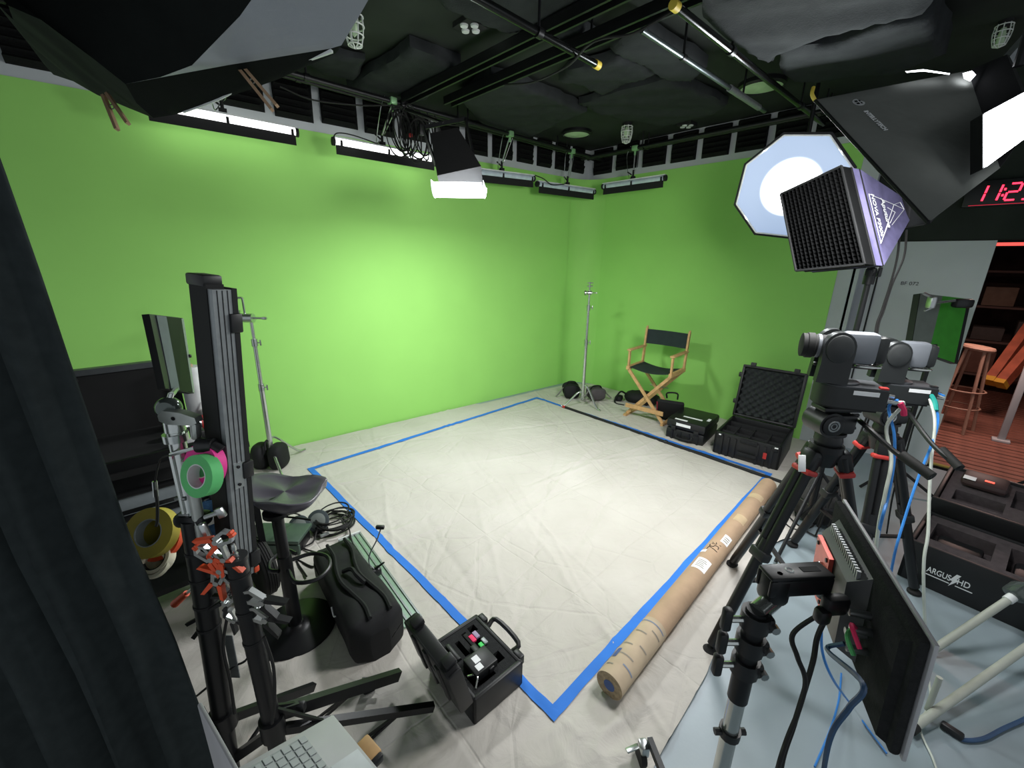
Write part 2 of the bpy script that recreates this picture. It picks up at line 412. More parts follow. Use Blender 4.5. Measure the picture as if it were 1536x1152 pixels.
# crisp fold lines from storage and crumple lines, as fine relief
def N(kind, **kw):
    n = t.nodes.new(kind)
    for k, v in kw.items(): setattr(n, k, v)
    return n
wob = N('ShaderNodeTexNoise'); wob.inputs['Scale'].default_value = 1.1; t.links.new(tc.outputs['Object'], wob.inputs['Vector'])
mx = N('ShaderNodeVectorMath', operation='MULTIPLY_ADD'); mx.inputs[1].default_value = (.10, .10, 0); t.links.new(wob.outputs['Color'], mx.inputs[0]); t.links.new(tc.outputs['Object'], mx.inputs[2])
sp_ = N('ShaderNodeSeparateXYZ'); t.links.new(mx.outputs[0], sp_.inputs[0])
def line(src, period, off, wdt):
    a = N('ShaderNodeMath', operation='ADD'); a.inputs[1].default_value = off; t.links.new(src, a.inputs[0])
    p = N('ShaderNodeMath', operation='PINGPONG'); p.inputs[1].default_value = period; t.links.new(a.outputs[0], p.inputs[0])
    m = N('ShaderNodeMapRange'); m.inputs['From Min'].default_value = 0; m.inputs['From Max'].default_value = wdt; t.links.new(p.outputs[0], m.inputs['Value']); m.clamp = True
    return m.outputs[0]
vo = N('ShaderNodeTexVoronoi', feature='DISTANCE_TO_EDGE'); vo.inputs['Scale'].default_value = 2.3; t.links.new(mx.outputs[0], vo.inputs['Vector'])
vm = N('ShaderNodeMapRange'); vm.inputs['From Max'].default_value = .03; vm.clamp = True; t.links.new(vo.outputs['Distance'], vm.inputs['Value'])
mk = N('ShaderNodeTexNoise'); mk.inputs['Scale'].default_value = 1.7; mk.inputs['Detail'].default_value = 2; t.links.new(tc.outputs['Object'], mk.inputs['Vector'])
mkr = N('ShaderNodeMapRange'); mkr.inputs['From Min'].default_value = .42; mkr.inputs['From Max'].default_value = .62; mkr.clamp = True; t.links.new(mk.outputs['Fac'], mkr.inputs['Value'])
def faded(o_):
    m = N('ShaderNodeMath', operation='MAXIMUM'); t.links.new(o_, m.inputs[0]); t.links.new(mkr.outputs[0], m.inputs[1]); return m.outputs[0]
acc = None
for o_ in (line(sp_.outputs['X'], .46, .13, .007), line(sp_.outputs['Y'], .38, .21, .007), faded(vm.outputs[0])):
    if acc is None: acc = o_
    else:
        mn = N('ShaderNodeMath', operation='MULTIPLY'); t.links.new(acc, mn.inputs[0]); t.links.new(o_, mn.inputs[1]); acc = mn.outputs[0]
bp2 = N('ShaderNodeBump'); bp2.inputs['Strength'].default_value = .32; bp2.inputs['Distance'].default_value = .010
t.links.new(acc, bp2.inputs['Height']); t.links.new(bp.outputs[0], bp2.inputs['Normal']); t.links.new(bp2.outputs[0], bs.inputs['Normal'])
NX, NY = 520, 320
P = []
for i in range(NX + 1):
    x = -1.9 + (5.25 + 1.9) * i / NX; a, c = cl_lo(x), cl_hi(x)
    P.append([V(x, a + (c - a) * j / NY, cloth_h(x, a + (c - a) * j / NY)) for j in range(NY + 1)])
o = MB().grid(P).build('drop_cloth', 'canvas', None, loc=(1.8, 2.2, 0), fix=False, smooth=180)
tag(o, 'creased off-white canvas drop cloth covering the studio floor', 'drop cloth')
# blue tape square
TA, TB, TC_, TD = V(1.03, 3.75, 0), V(4.085, 3.79, 0), V(4.1, .865, 0), V(1.045, .815, 0)
tp = thing('tape_square', 'blue painter tape marking a large square on the canvas', 'tape', (2.57, 2.3, 0))
for k, (p, q) in enumerate(((TA, TB), (TB, TC_), (TC_, TD), (TD, TA))):
    d = (q - p).normalized(); s_ = V(-d.y, d.x, 0) * .024; L = (q - p).length
    P = []
    n = 90
    for i in range(n + 1):
        c = p + d * (-.024 + (L + .048) * i / n) + s_.normalized() * .006 * ns(i * .13, k * 7, 2)
        P.append([V((c + s_ * u).x, (c + s_ * u).y, cloth_h((c + s_ * u).x, (c + s_ * u).y) + .0050 + .0008 * (k % 2)) for u in (-1, -.33, .33, 1)])
    MB().grid(P).build('tape_strip', 'bluetape', tp, fix=False)
# ------------------------------------------------------------------ ceiling: pipes, blankets, fixtures
PZ = 3.18
def pipe(name, p, q, r, label, m='blackmetal', caps=(), clamps=True):
    t = thing(name, label, 'pipe', p, 'ceiling grid pipes')
    MB().cyl(p, q, r, n=14).build('tube', m, t)
    d = (q - p).normalized()
    for c in caps:
        e = q if c else p; s = d if c else -d
        MB().cyl(e - s * .02, e + s * .025, r * 1.18, n=14).build('end_cap', 'yellowcap', t)
    if clamps:
        L = (q - p).length; n = max(2, int(L / 1.3))
        for i in range(n):
            c = p + d * L * (i + .5) / n
            bb = MB(); bb.cyl(c - d * .02, c + d * .02, r * 1.35, n=10); bb.cyl(c, V(c.x, c.y, CEIL), .008, n=6); bb.build('hanger', 'blackmetal', t)
    return t
def gp(u, v, z): return G(u, v, z)
PL0, PL1 = V(-.9, 3.80, PZ), V(5.2, 3.74, PZ)
pipe('grid_pipe', PL0, PL1, .021, 'long black pipe parallel to the left green wall carrying the tube lights')
pipe('grid_pipe', V(-.9, 3.93, 3.195), V(5.15, 3.86, 3.195), .017, 'thin black pipe behind the pipe that carries the tube lights')
p = gp(915, 216, PZ); q = gp(1225, 163, PZ); d = (q - p)
pipe('grid_pipe', V(4.93, 3.9, PZ), V(4.93, .3, PZ), .022, 'black pipe running along the right green wall near the ceiling')
pipe('grid_pipe', V(5.06, 3.9, 3.195), V(5.06, .3, 3.195), .018, 'thin black pipe between the right wall and its neighbouring pipe')
p = gp(895, 97, 3.08); q = gp(720, 0, 3.08); pipe('grid_pipe', p, p + (q - p).normalized() * 2.2, .021, 'polished black pipe ending in a yellow cap beneath two dark tracks', mat('polished black pipe', '#2a2c2c', .2, .8), caps=(0,))
p = gp(1013, 9, 3.10); q = gp(1235, 186, 3.10); pipe('grid_pipe', p, q, .021, 'polished pipe with a yellow cap crossing a round ceiling lamp', mat('polished black pipe', '#2a2c2c', .2, .8), caps=(0,))
p = gp(963, 45, 3.12); q = gp(1147, 167, 3.12); t_ = pipe('grid_pipe', p, q, .016, 'slim grey pipe with a sleeve beside a ceiling blanket', mat('dull steel pipe', '#5d6668', .3, .7))
MB().cyl(p.lerp(q, .62), p.lerp(q, .93), .024, n=10).build('sleeve', 'alu', t_)
def track(p, q, wd, label):
    t = thing('ceiling_track', label, 'track', p, 'black ceiling tracks')
    d = (q - p).normalized(); s = V(-d.y, d.x, 0)
    for k in (-1, 1): MB().bar(p + s * k * wd * .4, q + s * k * wd * .4, .05, wd * .18, up=ZUP).build('rail', 'blackmetal', t)
    MB().bar(p + V(0, 0, .03), q + V(0, 0, .03), .012, wd, up=ZUP).build('web', 'blackmetal', t)
    n = 3
    for i in range(n):
        c = p.lerp(q, (i + .5) / n); MB().cyl(c, V(c.x, c.y, CEIL), .008, n=6).build('hanger', 'blackmetal', t)
a = gp(649, 130, 3.2); c = gp(904, 0, 3.2); track(V(a.x, 3.72, 3.2), V(a.x + .02, .4, 3.2), .09, 'black double track above the polished pipe with a yellow cap')
a = gp(737, 126, 3.2); c = gp(958, 8, 3.2); track(V(a.x, 3.5, 3.2), V(a.x, .4, 3.2), .10, 'black double track between two ceiling blankets')
def blanket(name, pts, z, th, label, sag=.03, seed=0):
    vs = [G(u, v, z) for u, v in pts]
    c = sum(vs, V(0, 0, 0)) / len(vs)
    bm = bmesh.new(); f = bm.faces.new([bm.verts.new(v) for v in vs])
    bmesh.ops.triangulate(bm, faces=bm.faces[:])
    for _ in range(4): bmesh.ops.subdivide_edges(bm, edges=[e for e in bm.edges if e.calc_length() > .07], cuts=1, use_grid_fill=True); bmesh.ops.triangulate(bm, faces=bm.faces[:])
    bnd = {v for e in bm.edges if e.is_boundary for v in e.verts}
    for v in bm.verts:
        x, y = v.co.x, v.co.y
        v.co.z += -sag * (.5 + ns(x, y, seed, 1.6)) + .022 * ns(x + y * .6, y * .5, seed, 5) + (0.012 if v in bnd else -.01)
        if v in bnd: v.co.x += .02 * ns(x, y, seed, 6); v.co.y += .02 * ns(y, x, seed, 6)
    r = bmesh.ops.extrude_face_region(bm, geom=bm.faces[:])
    for g in r['geom']:
        if isinstance(g, bmesh.types.BMVert): g.co.z = max(g.co.z + th, min(CEIL - .012, z + th * .9))
    o = MB().bm(bm).build(name, 'blanket', None, loc=c, smooth=60)
    # safety pins / grommets at two corners
    return tag(o, label, 'blanket', 'acoustic blankets under the ceiling')
blanket('acoustic_blanket', [(520, 134), (616, 74), (690, 100), (640, 148), (600, 152)], 3.26, .07, 'square black blanket panel left of the double track', .01, 1)
blanket('acoustic_blanket', [(455, 92), (480, 74), (548, 92), (535, 122), (480, 112)], 3.29, .04, 'small black blanket panel beside the caged lamp', .01, 2)
blanket('acoustic_blanket', [(690, 148), (735, 112), (786, 128), (880, 169), (846, 182), (800, 202), (735, 200)], 3.25, .07, 'wrinkled black blanket beside the small round ceiling lamp', .02, 3)
blanket('acoustic_blanket', [(838, 124), (852, 106), (927, 85), (985, 110), (906, 140)], 3.27, .06, 'narrow black blanket below the yellow capped pipe end', .01, 4)
blanket('acoustic_blanket', [(868, 158), (925, 137), (1005, 117), (1090, 156), (1080, 166), (994, 189), (930, 180)], 3.27, .06, 'broad black blanket above the white caged lamp', .02, 5)
blanket('acoustic_blanket', [(914, 70), (960, 38), (1060, 98), (1038, 116), (1003, 119)], 3.25, .07, 'creased black blanket beside the slim grey pipe', .03, 6)
blanket('acoustic_blanket', [(1048, -30), (1055, 20), (1100, 55), (1160, 84), (1170, 68), (1195, 58), (1245, 36), (1390, 0), (1420, -40)], 3.2, .12, 'draped black blanket with deep radiating folds', .07, 7)
blanket('acoustic_blanket', [(1168, 70), (1172, 105), (1190, 120), (1230, 120), (1340, 108), (1420, 80), (1400, 20), (1330, 30), (1255, 60)], 3.16, .14, 'smooth rounded black blanket beside the large softbox', .03, 8)
blanket('acoustic_blanket', [(640, -20), (660, 8), (765, 50), (800, 45), (850, 18), (905, -20)], 3.26, .06, 'dark blanket above the polished yellow capped pipe', .01, 9)
blanket('acoustic_blanket', [(820, 60), (870, 40), (905, 62), (880, 80)], 3.27, .05, 'small blanket scrap between the two tracks', .01, 10)
def roundlamp(u, v, r, label):
    c = G(u, v, CEIL); t = thing('ceiling_lamp', label, 'ceiling lamp', c, 'round ceiling lamps')
    MB().lathe([(r * 1.12, 0), (r * 1.12, -.03), (r, -.045), (r * .99, -.02)], 36, T(*c)).build('rim', 'blackmetal', t)
    MB().lathe([(0.0001, -.042), (r * .7, -.04), (r, -.03)], 36, T(*c)).build('lens', 'frost', t)
roundlamp(865, 197, .155, 'small unlit round ceiling lamp above the corner tube light'); roundlamp(1143, 124, .165, 'unlit round ceiling lamp crossed by a polished pipe')
def fourdot(u, v, label, n=4, z=CEIL - .035):
    c = G(u, v, z); t = thing('four_dot_fixture', label, 'fixture', V(c.x, c.y, CEIL), 'four-dot ceiling plates')  # square ceiling light fixture with white lens discs
    MB().box((c.x, c.y, CEIL - .015), (.16, .16, .03)).build('plate', 'blackmat', t)
    for i in range(n):
        a = i * math.pi / 2
        MB().lathe([(.0001, -.012), (.024, -.01), (.027, 0)], 14, T(c.x + .048 * math.cos(a), c.y + .048 * math.sin(a), CEIL - .03)).build('white_dot', 'white', t)
fourdot(705, 43, 'square plate with four white dots above the wide black blanket'); fourdot(913, 134, 'four white dots beside the narrow blanket'); fourdot(1030, 190, 'four white dots near the right wall pipe'); fourdot(1293, 10, 'white dots above the smooth rounded blanket', 2)
def cage(u, v, z, label, s=1.0):
    c = G(u, v, z); c = V(c.x, c.y, CEIL); t = thing('caged_lamp', label, 'lamp', c, 'white caged lamps')
    MB().lathe([(.05 * s, 0), (.05 * s, -.03), (.035 * s, -.04)], 16, T(*c)).build('socket', 'blackmat', t)
    bb = MB(); H = .2 * s
    for zz, r in ((-.04, .06), (-.09, .062), (-.14, .055), (-.19, .042)):
        bb.torus(r * s, .0045 * s, T(c.x, c.y, CEIL + zz * s), 16, 5)
    for i in range(8):
        a = i * math.pi / 4
        bb.path([V(c.x + r * s * math.cos(a), c.y + r * s * math.sin(a), CEIL + zz * s) for zz, r in ((-.03, .055), (-.09, .062), (-.14, .055), (-.19, .042), (-.205, .008))], .004 * s, 5, 0)
    bb.build('wire_guard', 'bulb', t)
    MB().lathe([(.018 * s, -.04), (.03 * s, -.09), (.028 * s, -.12), (.0001, -.15)], 14, T(*c)).build('bulb', 'frost', t)
cage(531, 45, 3.24, 'white caged lamp beside the hanging cloth canopy'); cage(940, 201, 3.24, 'white caged lamp near the corner of the green walls'); cage(1500, 62, 3.24, 'white caged lamp above the bright light panel', .7)
# ------------------------------------------------------------------ tube lights
def tube_light(p0, p1, on, label, side, hang=.5):
    """p0,p1 ends of the white tube; side = horizontal vector towards the room"""
    mid = (p0 + p1) / 2; t = thing('tube_light', label, 'tube light', mid, 'wall-wash tube lights')
    d = (p1 - p0).normalized(); L = (p1 - p0).length; s = (side - d * side.dot(d)).normalized()
    F = frame(p0, x=d, y=s)           # z up
    if F.to_3x3().col[2].z < 0: F = frame(p1, x=-d, y=s)
    h = MB()
    h.lathe([(.030, 0), (.030, L)], 10, F @ RY(math.pi / 2) @ RZ(0), 0, math.pi * 2); h.build('diffuser_tube', 'ledwhite' if on else 'tubeoff', t)
    MB().box((L / 2, .0, .034), (L * 1.0, .05, .012), F).build('top_reflector', 'white', t)
    # black barn flap below, tilted
    MB().box((L / 2, .012, -.062), (L * .97, .006, .075), F).build('barn_flap', 'blackmat', t)
    for k in (.04, .5, .94):
        MB().box((L * k, .030, -.012), (.018, .012, .05), F).build('clip', 'blackmat', t)
    for k in (0, L): MB().cyl(F @ V(k - .012, 0, 0), F @ V(k + .012, 0, 0), .034, n=12).build('end_cap', 'blackmat', t)
    c = F @ V(L * hang, 0, .04)
    pz = V(c.x, PL0.y + (PL1.y - PL0.y) * (c.x - PL0.x) / (PL1.x - PL0.x), PZ) if side.y < -.5 else V(4.93, c.y, PZ)
    bb = MB(); bb.box((L * hang, 0, .055), (.05, .035, .03), F); bb.cyl(F @ V(L * hang, 0, .06), F @ V(L * hang, 0, .14), .012, n=8); bb.cyl(F @ V(L * hang + .02, .01, .09), F @ V(L * hang + .075, .01, .125), .008, n=6); bb.build('yoke_clamp', 'blackmat', t)
    bb = MB(); bb.cyl(c + V(0, 0, .08), pz - V(0, 0, .02), .008, n=6); bb.build('drop_rod', 'steel', t)
    bb = MB(); bb.rbox((pz.x, pz.y, pz.z), (.06, .075, .055), .008); bb.cyl(pz + V(.0, 0, -.03), pz + V(0, 0, -.075), .013, n=8); bb.build('pipe_clamp', mat('pale green clamp', '#8fbf8c', .4, .3), t)
    bb = MB(); o_ = d * .11
    bb.path([pz - o_ * .6 + V(0, 0, .03), pz - o_ + V(0, 0, -.08), c - o_ * .5 + V(0, 0, .02), c + V(0, 0, .07), c + o_ * .35 + V(0, 0, .12), pz + o_ * .35 + V(0, 0, -.03)], .0035, 5, 6); bb.build('safety_cable', 'steel', t)
    if on:
        A = frame(mid - V(0, 0, .0), x=d, z=-( -s * .75 + V(0, 0, -.35)))
        area('tube_glow', A @ T(0, 0, -.04), L * .95, .05, LIGHT['tube'], (1, 1, 1), 170, t)
    return t
roomL = LNRM
def LT(u0, v0, u1, v1, on, label, off=.30, hang=.5):
    def hit(u, v):
        d = ray(u, v); tt = (4.48 - off) / (d.y + .085 * d.x); return CAM + d * tt
    a, c = hit(u0, v0), hit(u1, v1); return tube_light(a, c, on, label, roomL, hang)
LT(215, 156, 445, 199, True, 'lit white tube light partly behind the hanging cloth canopy', hang=.52)
LT(500, 212, 652, 240, True, 'lit white tube light beside the cable bundle', hang=.55)
LT(700, 256, 800, 268, False, 'pale blue unlit tube light next to the glowing hood lamp', hang=.5)
LT(806, 276, 891, 288, False, 'pale unlit tube light nearest the wall corner on the left wall', hang=.5)
a, c = WX(905, 280, 4.93), WX(998, 267, 4.93)
tube_light(a, c, False, 'unlit tube light hanging parallel to the right green wall', V(-1, 0, 0), .5)
# ------------------------------------------------------------------ cable bundle on the pipe
bx = PL0.lerp(PL1, .5); 
cb = thing('cable_bundle', 'tangle of black coiled cables hanging from the pipe beside the hood lamp', 'cables', WY(615, 190, 3.76))
c0 = WY(612, 205, 3.74)
for i in range(11):
    r = .10 + .07 * random.random(); bb = MB()
    M_ = T(c0.x + random.uniform(-.14, .16), c0.y + random.uniform(-.05, .03), c0.z + random.uniform(-.03, .06)) @ RZ(random.uniform(-.5, .5)) @ RX(math.pi / 2 + random.uniform(-.3, .3)) @ Matrix.Diagonal((.75, 1.35, 1, 1))
    bb.torus(r, .006, M_, 26, 6); bb.build('cable_loop', 'rubber', cb)
for i in range(7):
    a = WY(585 + i * 11, 150 + i * 2.5, 3.76); e = V(a.x + random.uniform(-.05, .1), a.y - .02, c0.z + random.uniform(-.2, .0))
    MB().path([V(a.x, a.y, PZ), (a + e) / 2 + V(random.uniform(-.05, .05), -.02, 0), e], .007, 5, 5).build('cable_drop', 'rubber', cb)
MB().rbox(tuple(WY(632, 195, 3.70)), (.05, .04, .09), .008).build('power_block', 'black', cb); MB().rbox(tuple(WY(655, 190, 3.70)), (.045, .04, .12), .008).build('power_block', 'black', cb)
MB().rbox(tuple(WY(616, 203, 3.68)), (.03, .02, .03), .005).build('red_connector', 'red', cb)
# loose cables along the pipes
cable('rig_cable', [WY(420, 130, 3.72), WY(470, 150, 3.72), WY(540, 158, 3.74), WY(600, 160, 3.74), WY(640, 182, 3.72), WY(700, 190, 3.74)], .006, 'rubber', 'black cable sagging along the left wall pipe', group='rigging cables')
cable('rig_cable', [G(757, 127, 3.12), G(800, 123, 3.06), G(850, 100, 3.05), G(880, 70, 3.06), G(905, 58, 3.06), G(950, 50, 3.05), G(1010, 16, 3.1)], .007, 'rubber', 'black cable looping between the two yellow pipe caps', group='rigging cables')
cable('rig_cable', [WY(500, 212, 4.02), WY(505, 200, 3.98), WY(530, 203, 3.97), WY(570, 217, 3.99)], .005, 'rubber', 'thin black power lead of the lit tube light beside the bundle', group='rigging cables')
cable('rig_cable', [WY(800, 262, 3.85), WY(815, 268, 3.8), WY(828, 277, 3.76), WY(848, 276, 3.78)], .006, 'rubber', 'thin lead joining two unlit tube lights', group='rigging cables')
# ------------------------------------------------------------------ hood lamp (spot with curved white diffuser)
hp = PD(690, 282, 3.25); t = thing('hood_lamp', 'black hanging lamp head with a glowing curved white diffuser', 'lamp', hp)
top = PD(672, 215, 3.35)
ax = (hp - top).normalized()
F = frame(top, z=ax, x=RTH); LB = (hp - top).length - .05
bb = MB(); bb.hexa([F @ V(-.12, -.11, -.03), F @ V(.10, -.11, -.03), F @ V(.10, .10, -.03), F @ V(-.12, .10, -.03)], [F @ V(-.15, -.12, LB), F @ V(.19, -.12, LB), F @ V(.19, .12, LB), F @ V(-.15, .12, LB)]); bb.build('lamp_body', 'blackmat', t)
for k in range(5): MB().box((-.0, -.105, .05 + k * .035), (.16, .012, .008), F).build('cooling_fin', 'blackmat', t)
MB().box((.05, -.115, .13), (.06, .006, .05), F).build('label', 'label', t)
bb = MB(); bb.bar(F @ V(-.16, 0, -.2), F @ V(-.14, 0, .18), .03, .012); bb.bar(F @ V(.19, 0, -.2), F @ V(.17, 0, .18), .03, .012); bb.bar(F @ V(-.16, 0, -.2), F @ V(.19, 0, -.2), .03, .012); bb.build('yoke', 'blackmetal', t)
pz = V(top.x, PL0.y - .03, PZ)
bb = MB(); bb.cyl(F @ V(.01, 0, -.2), pz + V(0, -.0, -.03), .014, n=8); bb.rbox(tuple(pz), (.07, .09, .06), .01); bb.build('pipe_clamp', 'blackmetal', t)
MB().path([pz + V(-.12, 0, -.02), pz + V(-.1, -.03, -.28), pz + V(.02, -.04, -.42), pz + V(.13, -.03, -.2), pz + V(.11, 0, 0)], .004, 5, 6).build('safety_cable', 'steel', t)
# curved white diffuser: an open half drum hanging below the body
D_ = frame(hp, x=RTH, z=V(0, 0, 1))
P = []
for i in range(13):
    a = math.pi * (1.04 + .92 * i / 12)
    P.append([D_ @ V(x * (1.0 + .06 * math.cos(a)), .13 * math.cos(a), .10 * math.sin(a) + .03) for x in (-.20, -.10, 0, .10, .19)])
K['diff'] = mat('glowing diffuser', '#ffffff', .5, emit=11, ecol=(.95, .98, 1))
MB().grid(P, V(0, 0, .004)).build('diffuser', 'diff', t)
for x in (-.20, .19):
    bb = MB(); pts_ = [(-.14, .035)] + [(.135 * math.cos(math.pi * (1 + i / 10)), .105 * math.sin(math.pi * (1 + i / 10)) + .03) for i in range(11)]
    bb.prism(pts_, -.003, .003, D_ @ T(x, 0, 0) @ Matrix(((0, 0, 1, 0), (1, 0, 0, 0), (0, 1, 0, 0), (0, 0, 0, 1)))); bb.build('diffuser_end', mat('frosted end sheet', '#e6ecf5', .5, emit=.8, ecol=(.9, .95, 1)), t)
area('hood_glow', frame(hp + V(0, 0, -.10), x=RTH, z=V(0, 0, 1)), .36, .22, LIGHT['spot'], (.96, .98, 1), 175, t)
# ------------------------------------------------------------------ octabox facing the set
oc = PD(1186, 281, 3.15); 
fn = (CAM + RTH * -.55 + V(0, 0, -.25) - oc).normalized()
t = thing('octagonal_softbox', 'octagonal softbox with a glowing white front behind the gridded softbox', 'softbox', oc)
F = frame(oc, x=RTH, z=fn)
rad = .365
octp = [(rad * math.cos(math.pi * (i / 4 + .125)), rad * math.sin(math.pi * (i / 4 + .125))) for i in range(8)]
rear = [(x * .18, y * .18) for x, y in octp]
bb = MB()
for i in range(8):
    j = (i + 1) % 8; k = 1.06
    bb.add([F @ V(octp[i][0] * k, octp[i][1] * k, .03), F @ V(octp[j][0] * k, octp[j][1] * k, .03), F @ V(rear[j][0], rear[j][1], -.42), F @ V(rear[i][0], rear[i][1], -.42)], [(0, 1, 2, 3)])
    bb.hexa([F @ V(octp[i][0] * k, octp[i][1] * k, .03), F @ V(octp[j][0] * k, octp[j][1] * k, .03), F @ V(octp[j][0] * k, octp[j][1] * k, -.05), F @ V(octp[i][0] * k, octp[i][1] * k, -.05)],
            [F @ V(octp[i][0], octp[i][1], .03), F @ V(octp[j][0], octp[j][1], .03), F @ V(octp[j][0], octp[j][1], -.05), F @ V(octp[i][0], octp[i][1], -.05)])
bb.build('shell', 'nylon', t, fix=False)
m = bpy.data.materials.new('glowing octagon diffuser'); m.use_nodes = True; K['octa'] = m
nt = m.node_tree; bs = nt.nodes['Principled BSDF']; bs.inputs['Base Color'].default_value = (.22, .25, .3, 1)
tc = nt.nodes.new('ShaderNodeTexCoord'); mp = nt.nodes.new('ShaderNodeVectorMath'); mp.operation = 'DISTANCE'
Fl = F.translation - ROOT[t].translation; cc = Fl + F.to_3x3() @ V(.0, .0, 0)
mp.inputs[1].default_value = tuple(cc); nt.links.new(tc.outputs['Object'], mp.inputs[0])
rp = nt.nodes.new('ShaderNodeValToRGB'); rp.color_ramp.interpolation = 'EASE'
rp.color_ramp.elements[0].position = .12; rp.color_ramp.elements[0].color = (1, 1, 1, 1); rp.color_ramp.elements[1].position = .21; rp.color_ramp.elements[1].color = (.028, .037, .052, 1)
ml = nt.nodes.new('ShaderNodeMath'); ml.operation = 'MULTIPLY'; ml.inputs[1].default_value = 1.0
nt.links.new(mp.outputs['Value'], ml.inputs[0]); nt.links.new(ml.outputs[0], rp.inputs[0]); nt.links.new(rp.outputs[0], bs.inputs['Emission Color']); bs.inputs['Emission Strength'].default_value = 12
bb = MB(); bb.add([F @ V(x, y, .0) for x, y in octp] + [F @ V(0, 0, .015)], [(i, (i + 1) % 8, 8) for i in range(8)]); bb.build('front_diffuser', 'octa', t, fix=False, smooth=180)
for i in range(8):
    j = (i + 1) % 8; MB().cyl(F @ V(octp[i][0], octp[i][1], .032), F @ V(octp[j][0], octp[j][1], .032), .006, n=6).build('white_piping', 'white', t)
bb = MB(); bb.cyl(F @ V(0, 0, -.42), F @ V(0, 0, -.62), .07, n=14); bb.build('lamp_head', 'black', t)
h = F @ V(0, 0, -.52); bb = MB(); bb.cyl(h, V(h.x, h.y, CEIL), .016, n=8); bb.build('drop_rod', 'blackmetal', t)
area('octa_glow', F @ T(0, 0, .035) @ RX(math.pi), .5, .5, LIGHT['octa'], (.95, .98, 1), 175, t)
# ------------------------------------------------------------------ gridded softbox on a stand
gA, gB, gC, gD = PD(1171, 291, 2.62), PD(1262, 249, 2.26), PD(1297, 396, 2.18), PD(1194, 406, 2.52)
ctr = (gA + gB + gC + gD) / 4
bd = V(-.02, -.08, -.03)
nrm = (gB - gA).cross(gD - gA).normalized()
if nrm.dot(CAM - ctr) < 0: nrm = -nrm
sideR = (gB - gA).normalized(); sideD = ((gD - gA) - sideR * (gD - gA).dot(sideR)).normalized()
t = thing('gridded_softbox', 'lavender-sided softbox with a black egg-crate grid on its front', 'softbox', ctr)
dep = .07
bk = [p - nrm * dep for p in (gA, gB, gC, gD)]
K['grid'] = mat('black grid fabric', '#101112', .95, bump=.3, bscale=300, spec=.1)
# grid: crossed strips
n1_, n2_ = 15, 22
bb = MB()
for i in range(n1_ + 1):
    f_ = i / n1_; a, c = gA.lerp(gB, f_), gD.lerp(gC, f_); a2, c2 = bk[0].lerp(bk[1], f_), bk[3].lerp(bk[2], f_)
    bb.add([a, c, c2, a2], [(0, 1, 2, 3)])
for i in range(n2_ + 1):
    f_ = i / n2_; a, c = gA.lerp(gD, f_), gB.lerp(gC, f_); a2, c2 = bk[0].lerp(bk[3], f_), bk[1].lerp(bk[2], f_)
    bb.add([a, c, c2, a2], [(0, 1, 2, 3)])
stuff(bb.build('egg_crate_grid', 'grid', t, fix=False, smooth=0))
bb = MB(); bb.hexa([p - nrm * .002 for p in bk], [p - nrm * .008 for p in bk]); bb.build('inner_diffuser', mat('dark lined diffuser', '#101114', .9), t, smooth=0)
rim = MB()
for i in range(4): rim.path([(gA, gB, gC, gD)[i], (gA, gB, gC, gD)[(i + 1) % 4]], .007, 6, 0)
rim.build('grid_border', 'nylon', t)
# lavender band and the tapering side panels towards the lamp head
ft = [p - nrm * (dep + .002) for p in (gA, gB, gC, gD)]; bd2 = [p - nrm * (dep + .06) for p in (gA, gB, gC, gD)]
rc = PD(1350, 316, 2.50)
rr = [rc + (p - ctr) * .22 for p in (gA, gB, gC, gD)]
for nm, fr, re, mt in (('front_band', ft, bd2, 'purple'), ('side_panel', [p - nrm * .006 for p in bd2], rr, 'purple')):
    for i in range(4):
        j = (i + 1) % 4; P = []
        for a in range(13):
            row = []
            for c in range(13):
                p = fr[i].lerp(fr[j], c / 12).lerp(re[i].lerp(re[j], c / 12), a / 12)
                w_ = math.sin(a / 12 * math.pi) * math.sin(c / 12 * math.pi)
                row.append(p + nrm * 0 + (p - ctr - (-nrm) * (p - ctr).dot(-nrm)).normalized() * w_ * (.02 * ns(p.x, p.y, p.z, 9) - .018 + .012 * ns(p.x, p.z, p.y, 22)))
            P.append(row)
        MB().grid(P, ((ctr - (P[6][6])).normalized() * .003)).build(nm, mt, t, fix=True, smooth=50)
bb = MB()
for i in range(4): bb.path([ft[i], ft[(i + 1) % 4]], .005, 5, 0)
for i in range(4): bb.path([bd2[i], bd2[(i + 1) % 4]], .004, 5, 0)
bb.build('seam', 'nylon', t)
# lettering on the near side panel
sp = [bd2[1], bd2[2], rr[2], rr[1]]
xv = (bd2[2] - bd2[1]).normalized(); yv = ((rr[1] + rr[2]) / 2 - (bd2[1] + bd2[2]) / 2).normalized()
zz = xv.cross(yv).normalized()
if zz.dot(CAM - ctr) < 0: zz = -zz
def sp_at(a, b_): return bd2[1].lerp(bd2[2], a).lerp(rr[1].lerp(rr[2], a), b_) + zz * .004
yv2 = zz.cross(xv)
text('Aputure', .052, frame(sp_at(.50, .36), x=xv, z=zz), 'label', t, bold=.0012)
text('NOVA P300c', .045, frame(sp_at(.50, .14), x=xv, z=zz), 'label', t, bold=.0008)
bb = MB()
for a, c in (((.26, .06), (.36, .62)), ((.36, .62), (.80, .06)), ((.80, .06), (.26, .06)), ((.36, .62), (.28, .80)), ((.28, .80), (.50, .86)), ((.50, .86), (.70, .44)), ((.42, .44), (.52, .60)), ((.52, .60), (.66, .40)), ((.36, .62), (.50, .86)), ((.66, .34), (.80, .06))):
    bb.path([sp_at(*a), sp_at(*c)], .0016, 4, 0)
bb.build('line_emblem', 'label', t)
